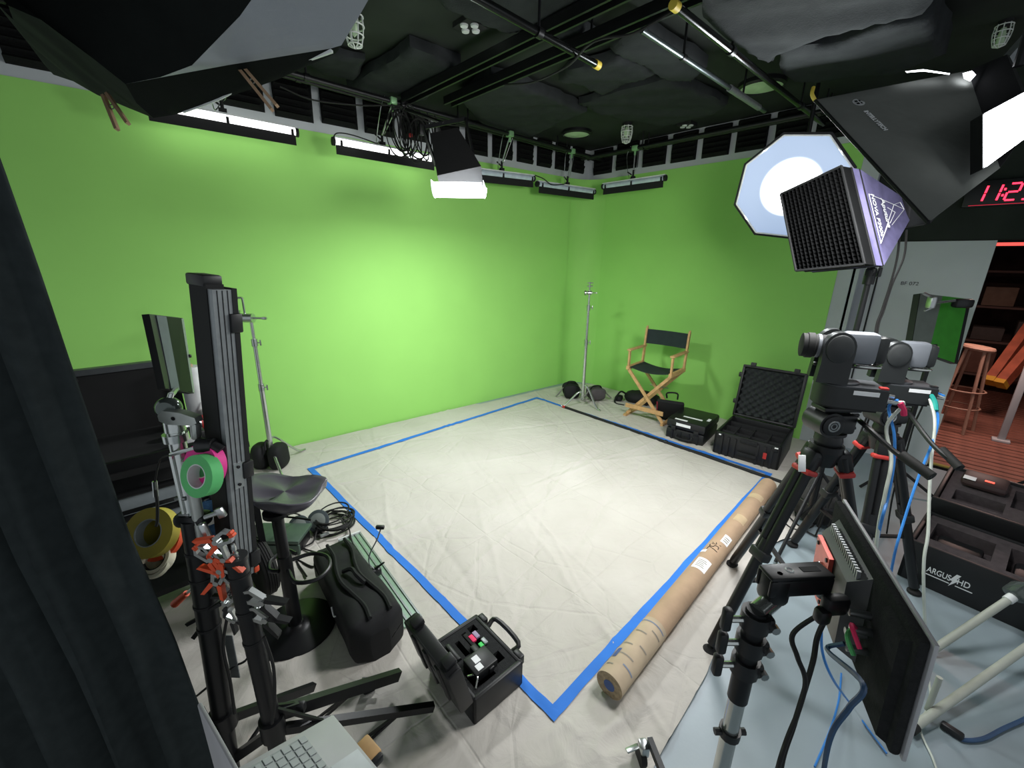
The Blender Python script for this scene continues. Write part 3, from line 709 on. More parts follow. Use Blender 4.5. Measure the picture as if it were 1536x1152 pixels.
bb = MB(); f2 = frame(rc, z=(rc - ctr), x=ZUP); bb.rbox((0, 0, .05), (.20, .16, .16), .02, f2); bb.build('lamp_head', 'black', t)
# its stand
sb_ = V(rc.x, rc.y, 0)
top_ = PD(1306, 408, 2.42); bot = V(top_.x, top_.y, 0)
t2 = thing('light_stand', 'black light stand carrying the gridded softbox', 'light stand', bot)
MB().cyl(bot + V(0, 0, .25), bot + V(0, 0, top_.z - .35), .020, n=12).build('lower_tube', 'blackmetal', t2)
MB().cyl(bot + V(0, 0, top_.z - .40), top_ + V(0, 0, .06), .015, n=12).build('upper_tube', 'blackmetal', t2)
bb = MB(); bb.cyl(top_ + V(0, 0, -.07), top_ + V(0, 0, .01), .028, n=12); bb.rbox(tuple(top_ + V(0, 0, .0)), (.05, .05, .05), .01); bb.build('collar', 'blackmetal', t2)
MB().bar(top_ + V(0, 0, .05), rc + V(0, 0, -.02), .02, .03).build('tilt_bracket', 'blackmetal', t2)
kn = top_ + RTH * .05; bb = MB(); bb.cyl(top_ + RTH * .01, kn, .006, n=8); bb.rbox((0, 0, 0), (.022, .02, .055), .006, frame(kn, x=RTH, z=ZUP)); bb.build('knob', 'black', t2)
for k in range(3):
    a = .9 + k * 2 * math.pi / 3; e = bot + V(.42 * math.cos(a), .42 * math.sin(a), .012)
    MB().cyl(bot + V(0, 0, .55), e, .011, n=8).build('leg', 'blackmetal', t2)
    MB().cyl(bot + V(0, 0, .28), bot.lerp(e, .52) + V(0, 0, .27), .007, n=6).build('brace', 'blackmetal', t2)
for k, (u0, u1) in enumerate(((1350, 1313), (1360, 1316))):
    cable('lamp_cable', [PD(u0, 345, 2.4), PD(u0 - 4, 385, 2.4), PD(1336 + k * 3, 425, 2.42), PD(u1 + 10, 465, 2.45), PD(u1, 500, 2.47), PD(u1 - 4, 600, 2.5), V(bot.x + .1, bot.y - .05 - .05 * k, .02)], .006, 'rubber', 'thin black lead hanging from the gridded softbox', group='softbox leads')
# ------------------------------------------------------------------ big dark key softbox at the right
kA, kB = PD(1222, 150, 1.62), PD(1392, 334, 1.30)
kR = PD(1512, 150, 1.45)
eAB = (kB - kA)
kn_ = ((kA + kB) / 2 - kR); kn_ = (kn_ - eAB.normalized() * kn_.dot(eAB.normalized()))
vw = ((kA + kB) / 2 - CAM).normalized()
wd = eAB.cross(kn_).normalized()
if wd.dot(vw) < 0: wd = -wd
wd = (vw + (kR - (kA + kB) / 2).normalized() * .36).normalized()
kq = [kA, kB, kB + wd * .62, kA + wd * .62]
kc = sum(kq, V(0, 0, 0)) / 4
t = thing('strip_softbox', 'large dark softbox with a white wordmark hanging from the ceiling', 'softbox', kc)
fnr = (kq[1] - kq[0]).cross(kq[3] - kq[0]).normalized()
if fnr.dot((kA + kB) / 2 - kR) < 0: fnr = -fnr
back = [PD(1452, 106, 1.62), PD(1500, 252, 1.42), PD(1500, 252, 1.42) + wd * .30, PD(1452, 106, 1.62) + wd * .30]
KP = []
for i in range(4):
    j = (i + 1) % 4; P = []
    for a in range(17):
        row = []
        for c in range(17):
            p = kq[i].lerp(kq[j], c / 16).lerp(back[i].lerp(back[j], c / 16), a / 16)
            w_ = math.sin(a / 16 * math.pi) * math.sin(c / 16 * math.pi); n_ = (p - (kc * .5 + kR * .5)).normalized()
            row.append(p + n_ * w_ * (.010 * ns(p.x, p.y, p.z, 7) - .008))
        P.append(row)
    KP.append(P)
    MB().grid(P, (kc * .5 + kR * .5 - P[8][8]).normalized() * .003).build('side_panel', 'softglare', t, smooth=50)
kin = [kc + (p - kc) * .74 for p in kq]
bb = MB(); bb.hexa([p + fnr * .002 for p in kin], [p + fnr * .006 for p in kin]); bb.build('front_diffuser', mat('softbox front diffuser', '#f4f6fa', .6, emit=4, ecol=(1, 1, 1)), t, smooth=0)
bb = MB()
for i in range(4): bb.path([kq[i], kq[(i + 1) % 4]], .006, 6, 0)
bb.build('front_seam', 'nylon', t)
bb = MB(); bb.path([kA, kA + V(-.012, .01, .02), kA + V(.0, .012, .045)], .007, 6, 3); bb.build('yellow_tab', 'yellowcap', t)
bb = MB(); bb.hexa(back, [p - fnr * .10 for p in [back[i].lerp(back[(i + 2) % 4], .15) for i in range(4)]]); bb.build('rear_cover', 'nylon', t)
# logo on the near panel
def kp(a, b_):
    p = kA.lerp(kB, a).lerp(back[0].lerp(back[1], a), b_); return p
xv = (kB - kA).normalized(); zz = xv.cross((back[0] + back[1]) / 2 - (kA + kB) / 2).normalized()
if zz.dot(CAM - kc) < 0: zz = -zz
off = zz * .006
def kpl(u, v):
    d = ray(u, v); return CAM + d * ((kA - CAM).dot(zz) / d.dot(zz)) + zz * .004
text('INTELLYTECH', .0225, frame(kpl(1312, 182), x=kpl(1331, 200) - kpl(1293, 164), z=zz), 'label', t, bold=.0004, sx=.9)
bb = MB(); cf = frame(kpl(1287, 155), x=kpl(1331, 200) - kpl(1293, 164), z=zz); bb.lathe([(.0001, 0), (.022, 0)], 24, cf); bb.build('round_badge', 'label', t, fix=False)
bb = MB()
for sx_ in (-1, 1):
    for sy_ in (-1, 1): bb.box((sx_ * .007, sy_ * .007, .001), (.009, .005 if sy_ > 0 else .010, .001), cf)
bb.build('badge_mark', 'nylon', t)
area('keybox_glow', frame(kc + fnr * .03, x=kB - kA, z=-fnr), eAB.length * .95, .6, LIGHT['keybox'], (1, .99, .97), 165, t)
hh = kR + V(0, 0, .1); MB().cyl(hh, V(hh.x, hh.y, CEIL), .014, n=8).build('drop_rod', 'blackmetal', t)
bb = MB(); bb.bar(PD(1490, 118, 1.62), PD(1560, 40, 1.6), .05, .03); bb.build('bracket', 'alu', t)
# glowing patches painted for light that leaks at the rear seam
K['leak'] = mat('painted lamp leak', '#ffffff', .5, emit=8, ecol=(.92, .94, 1))
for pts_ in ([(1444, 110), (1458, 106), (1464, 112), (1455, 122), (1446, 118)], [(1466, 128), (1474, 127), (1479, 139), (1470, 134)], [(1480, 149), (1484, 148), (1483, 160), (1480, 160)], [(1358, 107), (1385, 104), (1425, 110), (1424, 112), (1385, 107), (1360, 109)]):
    MB().add([PD(u, v, 1.575) for u, v in pts_], [tuple(range(len(pts_)))]).build('painted_light_leak', 'leak', t, fix=False, smooth=0)
# ------------------------------------------------------------------ bright LED panel beside it
q = [PD(1481, 168, 1.34), PD(1575, 118, 1.36), PD(1575, 180, 1.35), PD(1481, 249, 1.33)]
pn = (q[1] - q[0]).cross(q[3] - q[0]).normalized()
if pn.dot(CAM - q[0]) < 0: pn = -pn
pc = sum(q, V(0, 0, 0)) / 4
t = thing('led_panel', 'blazing white panel light next to the large dark softbox', 'light panel', pc)
bb = MB(); bb.hexa(q, [p - pn * .008 for p in q]); bb.build('lit_face', mat('blazing led face', '#ffffff', .5, emit=14, ecol=(.96, .98, 1)), t, smooth=0)
q2 = [pc + (p - pc) * 1.03 - pn * .01 for p in q]; bb = MB(); bb.hexa(q2, [p - pn * .035 for p in q2]); bb.build('housing', 'black', t, smooth=0)
hh = q2[1] - pn * .03; MB().cyl(hh, V(hh.x, hh.y, CEIL), .012, n=8).build('drop_rod', 'blackmetal', t)
area('panel_glow', frame(pc + pn * .01, x=q[1] - q[0], z=-pn), .2, .15, LIGHT['panel'], (.95, .98, 1), 160, t)
# ------------------------------------------------------------------ red LED clock on the header
ck = V(5.352, -.06, 2.44)
t = thing('wall_clock', 'digital wall clock with glowing red digits reading 11:23', 'clock', V(5.352, -.05, 2.44))
MB().rbox((5.335, -.09, 2.44), (.035, .52, .20), .008).build('case', 'black', t)
def seg7(ch, M, h, mt, par):
    w_ = h * .5; th = h * .10; sl = .12
    S = {'1': 'bc', '2': 'abged', '3': 'abgcd'}[ch]
    pos = {'a': ((-w_ / 2, h / 2), (w_ / 2, h / 2)), 'g': ((-w_ / 2, 0), (w_ / 2, 0)), 'd': ((-w_ / 2, -h / 2), (w_ / 2, -h / 2)), 'b': ((w_ / 2, h / 2), (w_ / 2, 0)), 'c': ((w_ / 2, 0), (w_ / 2, -h / 2)), 'e': ((-w_ / 2, 0), (-w_ / 2, -h / 2)), 'f': ((-w_ / 2, h / 2), (-w_ / 2, 0))}
    bb = MB()
    for s in S:
        (x0, y0), (x1, y1) = pos[s]; x0 += y0 * sl; x1 += y1 * sl
        a = M @ V(x0, y0, 0); c = M @ V(x1, y1, 0); dd = (c - a).normalized()
        bb.bar(a + dd * th * .35, c - dd * th * .35, th, .003, up=M.to_3x3().col[0] if abs(y1 - y0) > 1e-6 else M.to_3x3().col[1])
    bb.build('digit', mt, par)
CF = frame(V(5.316, -.05, 2.44), x=(0, -1, 0), z=(-1, 0, 0))
for ch, x in (('1', -.135), ('1', -.055), ('2', .045), ('3', .135)): seg7(ch, CF @ T(x, 0, 0), .12, 'redled', t)
bb = MB(); bb.box((-.001, .022, 0), (.012, .016, .003), CF); bb.box((-.006, -.022, 0), (.012, .016, .003), CF); bb.build('colon', 'redled', t)
MB().box((0, -.088, .0), (.36, .003, .003), CF).build('red_line', mat('dim red glow line', '#c01828', .5, emit=.7, ecol=(1, .03, .08)), t)
# ------------------------------------------------------------------ hanging cloth canopy at the upper left with clothes pegs
t = thing('hanging_canopy', 'black cloth bag with a pale grey panel slung from the ceiling', 'canopy', PD(250, 60, 1.15))
def patch(name, pts, mt, sub=4, th=.004, amp=.008):
    vs = [PD(*p) for p in pts]; bm = bmesh.new(); bm.faces.new([bm.verts.new(v) for v in vs])
    bmesh.ops.triangulate(bm, faces=bm.faces[:])
    bmesh.ops.subdivide_edges(bm, edges=bm.edges[:], cuts=sub, use_grid_fill=True)
    for v in bm.verts:
        p = v.co; v.co = p + (CAM - p).normalized() * amp * ns(p.x, p.y, p.z, 6)
    r = bmesh.ops.extrude_face_region(bm, geom=bm.faces[:]); 
    for g in r['geom']:
        if isinstance(g, bmesh.types.BMVert): g.co += (g.co - CAM).normalized() * th
    return MB().bm(bm).build(name, mt, t, smooth=60)
K['canopyblack'] = mat('black canopy cloth', '#1b1e1d', .95, var=.12, scale=9, bump=.15, bscale=500, spec=.05)
K['canopygrey'] = mat('grey backing cloth', '#989ea3', .85, var=.05, scale=4, bump=.08, bscale=500, spec=.2)
K['canopyolive'] = mat('olive black cloth', '#343a34', .95, var=.15, scale=9, bump=.15, bscale=500, spec=.1)  # paler, olive-tinted copy of the black canopy cloth
patch('belly_cloth', [(-30, -40, 1.02), (12, 8, 1.02), (62, 30, 1.03), (140, 88, 1.06), (188, 126, 1.10), (240, 116, 1.10), (288, 98, 1.08), (325, 60, 1.05), (360, 24, 1.02), (405, -40, .98)], 'canopyblack')
patch('grey_panel', [(188, 126, 1.10), (240, 116, 1.10), (288, 98, 1.08), (325, 60, 1.05), (360, 24, 1.02), (405, -40, .98), (575, -40, 1.02), (540, 22, 1.08), (512, 68, 1.13), (495, 73, 1.13), (340, 98, 1.12)], 'canopygrey', amp=.004)
patch('under_flap', [(188, 126, 1.102), (340, 98, 1.122), (495, 73, 1.132), (512, 68, 1.132), (504, 80, 1.16), (420, 118, 1.2), (330, 150, 1.24), (262, 172, 1.26), (230, 177, 1.24), (205, 155, 1.18)], 'canopyblack')
patch('side_flap', [(12, 8, 1.022), (62, 30, 1.032), (140, 88, 1.062), (188, 126, 1.102), (205, 155, 1.182), (230, 177, 1.242), (200, 165, 1.28), (145, 142, 1.30), (115, 122, 1.32), (40, 62, 1.25), (20, 30, 1.15)], 'canopyolive')
patch('hanging_fold', [(20, 30, 1.16), (40, 62, 1.26), (115, 122, 1.33), (145, 142, 1.31), (110, 122, 1.45), (80, 112, 1.5), (65, 95, 1.5), (35, 55, 1.4), (-10, 0, 1.3)], 'canopyolive', amp=.02)
bb = MB(); bb.path([PD(275, 168, 1.255), PD(330, 148, 1.235), PD(365, 128, 1.215)], .0035, 5, 4); bb.path([PD(378, 116, 1.2), PD(440, 96, 1.17), PD(498, 76, 1.14)], .006, 5, 4); bb.build('pale_edge_tape', 'white', t)
for (u, v) in ((60, 30), (400, -20)):
    p = PD(u, v, 1.1); MB().cyl(p, V(p.x, p.y, CEIL), .003, n=5).build('hanging_cord', 'rubber', t)
# soft back of the canopy so it reads as a bag from other sides
def peg(p0, p1, spread, label):
    d = (p1 - p0); L = d.length; F = frame(p0, z=d, x=(RTH - d.normalized() * RTH.dot(d.normalized())))
    t = thing('clothes_peg', label, 'clothes peg', p0, 'wooden clothes pegs on the canopy')
    for s in (-1, 1):
        a = F @ V(s * .006, 0, 0); c = F @ V(s * (.006 + spread), 0, L)
        MB().bar(a, c, .008, .013, up=F.to_3x3().col[0]).build('wooden_arm', 'woodclip', t)
    MB().torus(.007, .0016, F @ T(0, 0, L * .38) @ RX(math.pi / 2), 12, 5).build('spring', 'steel', t)
peg(PD(158, 142, 1.22), PD(184, 190, 1.22), .012, 'open wooden peg clipped to the low left edge of the canopy')
peg(PD(358, 97, 1.15), PD(412, 162, 1.15), .003, 'closed wooden peg clipped beneath the grey canopy panel')
# ------------------------------------------------------------------ director's chair
def on(x, y): return cloth_h(x, y)
ch = thing('director_chair', 'tall wooden director chair with black canvas seat and back', 'chair', (4.64, 2.36, 0), R=T(4.64, 2.36, .008) @ RZ(math.radians(184)))
C = ROOT[ch]        # local: +x faces forward (towards set), y = width
W2, SH, AH, BH = .265, .62, .84, 1.07
for s in (-1, 1):
    MB().box((0, s * .24, .014), (.44, .035, .028), C).build('runner', 'wood', ch)
    MB().box((0, s * W2, SH), (.42, .035, .045), C).build('seat_rail', 'wood', ch)
    for x in (.17, -.17):
        MB().bar(C @ V(x + .018 * s, s * .24, .03), C @ V(x + .018 * s, -s * W2 + s * .0, SH - .01), .018, .036, up=C.to_3x3().col[0]).build('leg', 'wood', ch)
    MB().bar(C @ V(-.19, s * W2, SH), C @ V(-.23, s * W2, BH), .022, .036, up=C.to_3x3().col[1]).build('back_post', 'wood', ch)
    MB().bar(C @ V(.18, s * W2, SH), C @ V(.185, s * W2, AH), .02, .032, up=C.to_3x3().col[1]).build('arm_post', 'wood', ch)
    MB().rbox((-.005, s * W2, AH), (.44, .05, .022), .006, C).build('armrest', 'wood', ch)
    MB().cyl(C @ V(-.23, s * W2, BH), C @ V(-.231, s * W2, BH + .02), .012, n=10).build('post_knob', 'wood', ch)
MB().bar(C @ V(.21, -.24, .15), C @ V(.21, .24, .15), .05, .018).build('foot_bar', 'wood', ch)
MB().cyl(C @ V(-.16, -.12, .36), C @ V(-.16, .12, .36), .006, n=6).build('cross_rod', 'steel', ch)
P = [[C @ V(-.20 + .38 * i / 8, -W2 + .02 + (2 * W2 - .04) * j / 10, SH + .012 - .035 * math.sin(math.pi * j / 10)) for j in range(11)] for i in range(9)]
MB().grid(P, V(0, 0, -.006)).build('seat', mat('black canvas', '#22302f', .9, bump=.3, bscale=300), ch)
P = [[C @ V(-.218 - .03 * math.sin(math.pi * j / 10) - .012 * i / 6, -W2 - .012 + (2 * W2 + .024) * j / 10, BH - .20 + .18 * i / 6) for j in range(11)] for i in range(7)]
MB().grid(P, C.to_3x3() @ V(.006, 0, 0)).build('back_canvas', mat('black canvas', '#22302f', .9, bump=.3, bscale=300), ch)
# ------------------------------------------------------------------ c-stands and sandbags
def cstand(loc, h, label, legs=.42, a0=0.3, lean=(0, 0), fat=1.35):
    x, y = loc; t = thing('c_stand', label, 'stand', (x, y, .0), 'chrome c-stands')
    B = V(x, y, 0); tp_ = B + V(lean[0], lean[1], h)
    def up(f): return B.lerp(tp_, f)
    MB().cyl(up(.06), up(.58), .0165 * fat, n=12).build('lower_column', 'chrome', t)
    MB().cyl(up(.55), up(.88), .013 * fat, n=12).build('middle_column', 'chrome', t)
    MB().cyl(up(.85), up(1), .010 * fat, n=12).build('upper_column', 'chrome', t)
    for f in (.57, .86):
        bb = MB(); bb.cyl(up(f - .022), up(f + .022), .025, n=12); bb.cyl(up(f), up(f) + RTH * .05, .005, n=6); bb.rbox((0, 0, 0), (.012, .012, .05), .004, frame(up(f) + RTH * .05, x=RTH, z=ZUP)); bb.build('lock_collar', 'steel', t)
    for k in range(3):
        a = a0 + k * 2 * math.pi / 3; z0 = .10 + .09 * k; e = V(x + legs * math.cos(a), y + legs * math.sin(a), .016)
        MB().path([V(x, y, z0), V(x + .07 * math.cos(a), y + .07 * math.sin(a), z0), V(x + legs * .75 * math.cos(a), y + legs * .75 * math.sin(a), .02 + z0 * .12), e], .0115, 8, 5).build('leg', 'chrome', t)
    return t, tp_
def griphead(t, c, s=1.0):
    bb = MB(); bb.cyl(c - RTH * .035 * s, c + RTH * .035 * s, .030 * s, n=16); bb.cyl(c - RTH * .075 * s, c - RTH * .05 * s, .034 * s, n=16); bb.build('grip_head', 'steel', t)
    bb = MB(); bb.cyl(c, c + RTH * .10 * s, .007 * s, n=8); bb.rbox((0, 0, 0), (.03 * s, .02 * s, .018 * s), .005, frame(c + RTH * .11 * s, x=RTH, z=ZUP)); bb.build('t_handle', 'steel', t)
def sandbag(c, yaw, w, h, mt, label, strap=True):
    t = thing('sandbag', label, 'sandbag', (c[0], c[1], .0), 'saddle sandbags')
    F = T(c[0], c[1], on(c[0], c[1])) @ RZ(yaw)
    for s in (-1, 1):
        bm = bmesh.new(); bmesh.ops.create_uvsphere(bm, u_segments=18, v_segments=12, radius=1)
        for v in bm.verts:
            q = v.co; f = lambda a: math.copysign(abs(a) ** .62, a)
            v.co = V(f(q.x) * w / 2, s * h * .33 + f(q.y) * h * .28, h / 2 + f(q.z) * h / 2) ; v.co += V(ns(v.co.x, v.co.y, v.co.z, 9), ns(v.co.y, v.co.z, 1, 9), 0) * .012; v.co.z = max(.002, v.co.z)
        MB().bm(bm, F).build('pouch', mt, t, smooth=80)
    MB().path([F @ V(-w * .35, -.01, h * .86), F @ V(-w * .2, 0, h * 1.12), F @ V(w * .2, 0, h * 1.12), F @ V(w * .35, .01, h * .86)], .009, 6, 6).build('handle', 'nylon', t)
    if strap:
        for s in (-1, 1): MB().path([F @ V(s * w * .48, 0, h * .7), F @ V(s * (w * .5 + .05), -.02, h * .35), F @ V(s * (w * .5 + .10), -.03, .012)], .010, 5, 5).build('strap', mat('grey webbing', '#777872', .9), t)
    return t
cb_ = G(873, 609); t, tp_ = cstand((cb_.x, cb_.y), 1.52, 'tall chrome c-stand between two sandbags by the green corner', .30, .5)
MB().cyl(tp_, tp_ + V(0, 0, .10), .008, n=8).build('spigot', 'steel', t); griphead(t, tp_ + V(0, 0, -.03), .8); 
bb = MB(); bb.cyl(tp_ + V(0, 0, .05) - RTH * .03, tp_ + V(0, 0, .05) + RTH * .035, .007, n=8); bb.cyl(tp_ + V(0, 0, .09) - RTH * .03, tp_ + V(0, 0, .09) + RTH * .04, .006, n=8); bb.build('pin', 'steel', t)
MB().cyl(V(cb_.x, cb_.y, .86), V(cb_.x, cb_.y, .89), .024, n=12).build('red_band', 'orange', t)
sandbag(tuple(G(856, 596))[:2], -.75, .23, .20, 'nylon', 'black sandbag beside the corner c-stand')
sandbag(tuple(G(893, 601))[:2], -.55, .24, .17, mat('charcoal canvas', '#4a4648', .9, bump=.4, bscale=150), 'charcoal sandbag with a handle loop beside the corner c-stand')
lb = G(411, 702); t, tp_ = cstand((lb.x, lb.y), 1.36, 'chrome c-stand holding a grip arm beside the tall black panel', .38, 2.6, (.02, .03))
gh = PD(372, 477, 3.35); griphead(t, gh, 1.2)
bb = MB(); bb.cyl(gh, tp_, .011, n=8); bb.cyl(gh - RTH * .02, gh - RTH * .02 + V(0, 0, .16), .008, n=8); bb.cyl(gh - RTH * .02 + V(0, 0, .16), gh - RTH * .13 + V(0, 0, .155), .008, n=8); bb.rbox((0, 0, 0), (.09, .03, .03), .008, frame(gh - RTH * .10 + V(0, 0, .16), x=RTH, z=ZUP)); bb.rbox((0, 0, 0), (.07, .03, .025), .008, frame(gh - RTH * .09 + V(0, 0, .05), x=RTH, z=ZUP)); bb.build('grip_arm', 'steel', t)
sandbag((lb.x - .01, lb.y + .02), .82, .20, .24, 'nylon', 'black saddle sandbag on the legs of the c-stand near the stool', False)
# ------------------------------------------------------------------ pole lying along the tape
p, q = G(848, 611, .02), G(1180, 726, .02)
t = thing('boom_pole', 'long black pole with a red tip lying beside the blue tape', 'pole', p)
MB().cyl(p, q, .017, n=12).build('tube', 'blackmat', t); d = (q - p).normalized()
MB().cyl(p - d * .04, p, .018, n=12).build('red_tip', 'red', t); MB().cyl(p.lerp(q, .55), p.lerp(q, .56), .022, n=12).build('collar', 'black', t)
# ------------------------------------------------------------------ cases by the right wall
def latch(F, x, y, z, t, mt='black', w_=.05):
    MB().rbox((x, y, z), (w_, .018, .05), .005, F).build('latch', mt, t)
# closed case with white labels
t = thing('hard_case', 'closed black hard case with white label strips on its lid', 'case', V(4.55, 1.76, 0))
F = T(4.60, 1.72, .008) @ RZ(math.radians(-82))       # x = width (towards camera right), -y = front (towards set)
F = frame(V(4.21, 1.73, on(4.2, 1.7)), x=V(.10, -.99, 0), z=ZUP)  # origin front bottom centre ; +y away from set
w_, d_, h_ = .40, .50, .125
MB().rbox((0, d_ / 2, h_ / 2), (w_, d_, h_), .02, F).build('body', 'black', t); MB().rbox((0, d_ / 2, h_ + .055), (w_ + .01, d_ + .01, .10), .025, F).build('lid', 'black', t)
for x in (-.12, .12): latch(F, x, -.008, h_ + .01, t)
for x in (-.13, -.04, .05, .14): MB().box((x, -.003, h_ * .45), (.018, .01, h_ * .8), F).build('rib', 'black', t)
bb = MB(); bb.path([F @ V(-.08, 0, .07), F @ V(-.07, -.03, .04), F @ V(.07, -.03, .04), F @ V(.08, 0, .07)], .011, 8, 3); bb.build('handle', 'foamgrey', t)
for (x, y, a, b_) in ((.02, .16, .20, .032), (-.06, .03, .13, .035), (.17, .22, .03, .08)): MB().box((x, y, h_ + .1065), (a, b_, .002), F).build('label', 'label', t)
MB().box((-.02, -.0075, h_ + .06), (.15, .004, .03), F).build('label', 'label', t)
# open small case behind it
t = thing('padded_pouch', 'small open black case with a red lined lid beside the director chair', 'case', V(4.62, 2.05, 0))
F = frame(G(1004, 632), x=V(.35, -.94, 0), z=ZUP)
MB().rbox((0.02, .12, .05), (.30, .26, .10), .02, F).build('body', 'nylon', t)
MB().rbox((0, 0, .15), (.30, .05, .28), .02, F @ T(0.0, -.05, .06) @ RX(math.radians(28)) @ T(0, 0, 0)).build('lid', 'nylon', t)
MB().box((-.145, -.028, .15), (.016, .006, .26), F @ T(0, -.05, .06) @ RX(math.radians(28))).build('red_lining', mat('maroon lining', '#7d2530', .9), t)
MB().path([F @ V(-.06, -.02, .30), F @ V(-.06, -.05, .37), F @ V(.05, -.05, .38), F @ V(.06, -.02, .30)], .010, 6, 4).build('handle', 'nylon', t)
# soft shoulder bag behind the chair legs
t = thing('shoulder_bag', 'limp black shoulder bag lying behind the director chair legs', 'bag', G(962, 607))
F = frame(G(962, 606), x=V(.3, -.95, 0), z=ZUP)
bm = bmesh.new(); bmesh.ops.create_uvsphere(bm, u_segments=20, v_segments=12, radius=1)
for v in bm.verts: v.co = V(math.copysign(abs(v.co.x) ** .7, v.co.x) * .24, v.co.y * .13, max(.003, .09 + v.co.z * .09)) + V(0, 0, .02 * ns(v.co.x, v.co.y, 0, 3))
MB().bm(bm, F).build('body', 'nylon', t, smooth=80)
MB().path([F @ V(-.20, 0, .1), F @ V(-.27, -.1, .16), F @ V(-.33, -.12, .05), F @ V(-.30, -.2, .015), F @ V(-.18, -.22, .015)], .012, 6, 6).build('strap', 'nylon', t)
MB().rbox((-.30, -.05, .05), (.10, .12, .08), .03, F).build('side_pocket', 'nylon', t)
# big open case with convoluted foam lid
t = thing('rolling_case', 'large open black hard case with an egg-crate foam lid', 'case', V(4.6, 1.14, 0))
A0, A1 = G(1070, 680), G(1163, 707)
F = frame((A0 + A1) / 2 + V(0, 0, .008), x=A1 - A0, z=ZUP); w_ = (A1 - A0).length + .03; d_, h_ = .62, .24
# walls and floor of the base
bb = MB(); bb.rbox((0, .015, h_ / 2), (w_, .03, h_), .01, F); bb.rbox((0, d_ - .015, h_ / 2), (w_, .03, h_), .01, F); bb.rbox((-w_ / 2 + .015, d_ / 2, h_ / 2), (.03, d_, h_), .01, F); bb.rbox((w_ / 2 - .015, d_ / 2, h_ / 2), (.03, d_, h_), .01, F); bb.box((0, d_ / 2, .02), (w_ - .02, d_ - .02, .03), F); bb.build('body', 'black', t)
for x in (-.22, -.16, -.10, .10, .16, .22): MB().box((x, -.006, h_ * .45), (.022, .014, h_ * .85), F).build('rib', 'black', t)
for x in (-.14, 0.0, .15): MB().rbox((x, d_ * .32, .17), (.012, d_ * .5, .12), .004, F).build('foam_divider', 'foamgrey', t)
for y in (.14, .30, .46): MB().rbox((0, y, .16), (w_ - .06, .014, .12), .004, F).build('foam_divider', 'foamgrey', t)
for x in (-.24, .24): latch(F, x, -.008, h_ - .03, t)
MB().rbox((.02, -.012, h_ - .03), (.15, .018, .035), .006, F).build('name_plate', 'foamgrey', t); MB().rbox((.02, -.018, .075), (.17, .024, .032), .008, F).build('handle', 'foamgrey', t)
MB().box((.17, -.016, .12), (.03, .004, .06), F).build('red_tag', 'red', t)
MB().box((-.24, -.018, h_ - .02), (.02, .003, .012), F).build('label', 'label', t); MB().box((.25, -.018, h_ - .015), (.03, .003, .012), F).build('label', 'label', t)
LF = F @ T(0, d_, h_) @ RX(math.radians(-12))        # lid frame: z up along lid
lh = .57
bb = MB(); bb.rbox((0, .045, lh / 2), (w_ + .01, .02, lh), .008, LF)
for s in (-1, 1): bb.rbox((s * (w_ / 2 - .01), .01, lh / 2), (.025, .08, lh), .008, LF)
for z in (.015, lh - .012): bb.rbox((0, .01, z), (w_, .08, .028), .008, LF)
bb.build('lid', 'black', t)
for x in (-.2, .2): MB().rbox((x, -.01, lh + .01), (.05, .05, .05), .008, LF).build('latch', 'black', t)
for z in (.16, lh * .8): MB().rbox((-w_ / 2 - .012, 0, z), (.03, .05, .05), .008, LF).build('latch', 'black', t)
P = []
for i in range(69):
    row = []
    for j in range(69):
        x = -w_ / 2 + .025 + (w_ - .05) * i / 68; z = .03 + (lh - .06) * j / 68
        row.append(LF @ V(x, .004 + .024 * math.cos(i / 68 * 30 * math.pi * .45) * math.cos(j / 68 * 30 * math.pi * .45), z))
    P.append(row)
MB().grid(P, LF.to_3x3() @ V(0, .02, 0)).build('egg_crate_foam', mat('convoluted foam', '#3a3e3e', .95, spec=.1), t, smooth=180)
# ------------------------------------------------------------------ cardboard tube
tr = .064
p, q = V(1.335, .725, tr + .012), V(3.86, .80, tr + .012)
p = G(914, 1028, tr + .012); q = G(1152, 728, tr + .012)
d = (q - p).normalized()
t = thing('cardboard_tube', 'long kraft cardboard tube with white stickers lying beside the blue tape', 'tube', p)
F = frame(p, z=d, x=ZUP)
L = (q - p).length
MB().lathe([(tr, 0), (tr, L), (tr - .006, L), (tr - .006, L - .03), (.0001, L - .03)], 36, F).build('shell', 'cardboard', t)
MB().lathe([(tr + .0008, -.001), (tr + .0008, .42)], 36, F).build('paper_wrap', 'paperwrap', t, fix=False)
MB().lathe([(.0001, -.002), (tr * .42, -.0025)], 24, F).build('end_stamp', mat('blue ink stamp', '#4b5f8e', .8), t, fix=False)
MB().lathe([(tr * .42, -.0015), (tr, -.0012)], 36, F).build('end_plug', mat('chipboard end plug', '#9d8a6d', .9, var=.3, scale=60), t, fix=False)
def decal(z0, z1, a0, a1, mt, nm, e=.0016):
    P = [[F @ V((tr + e) * math.cos(a0 + (a1 - a0) * i / 8), (tr + e) * math.sin(a0 + (a1 - a0) * i / 8), z0 + (z1 - z0) * j) for j in (0, 1)] for i in range(9)]
    MB().grid(P).build(nm, mt, t, fix=False)
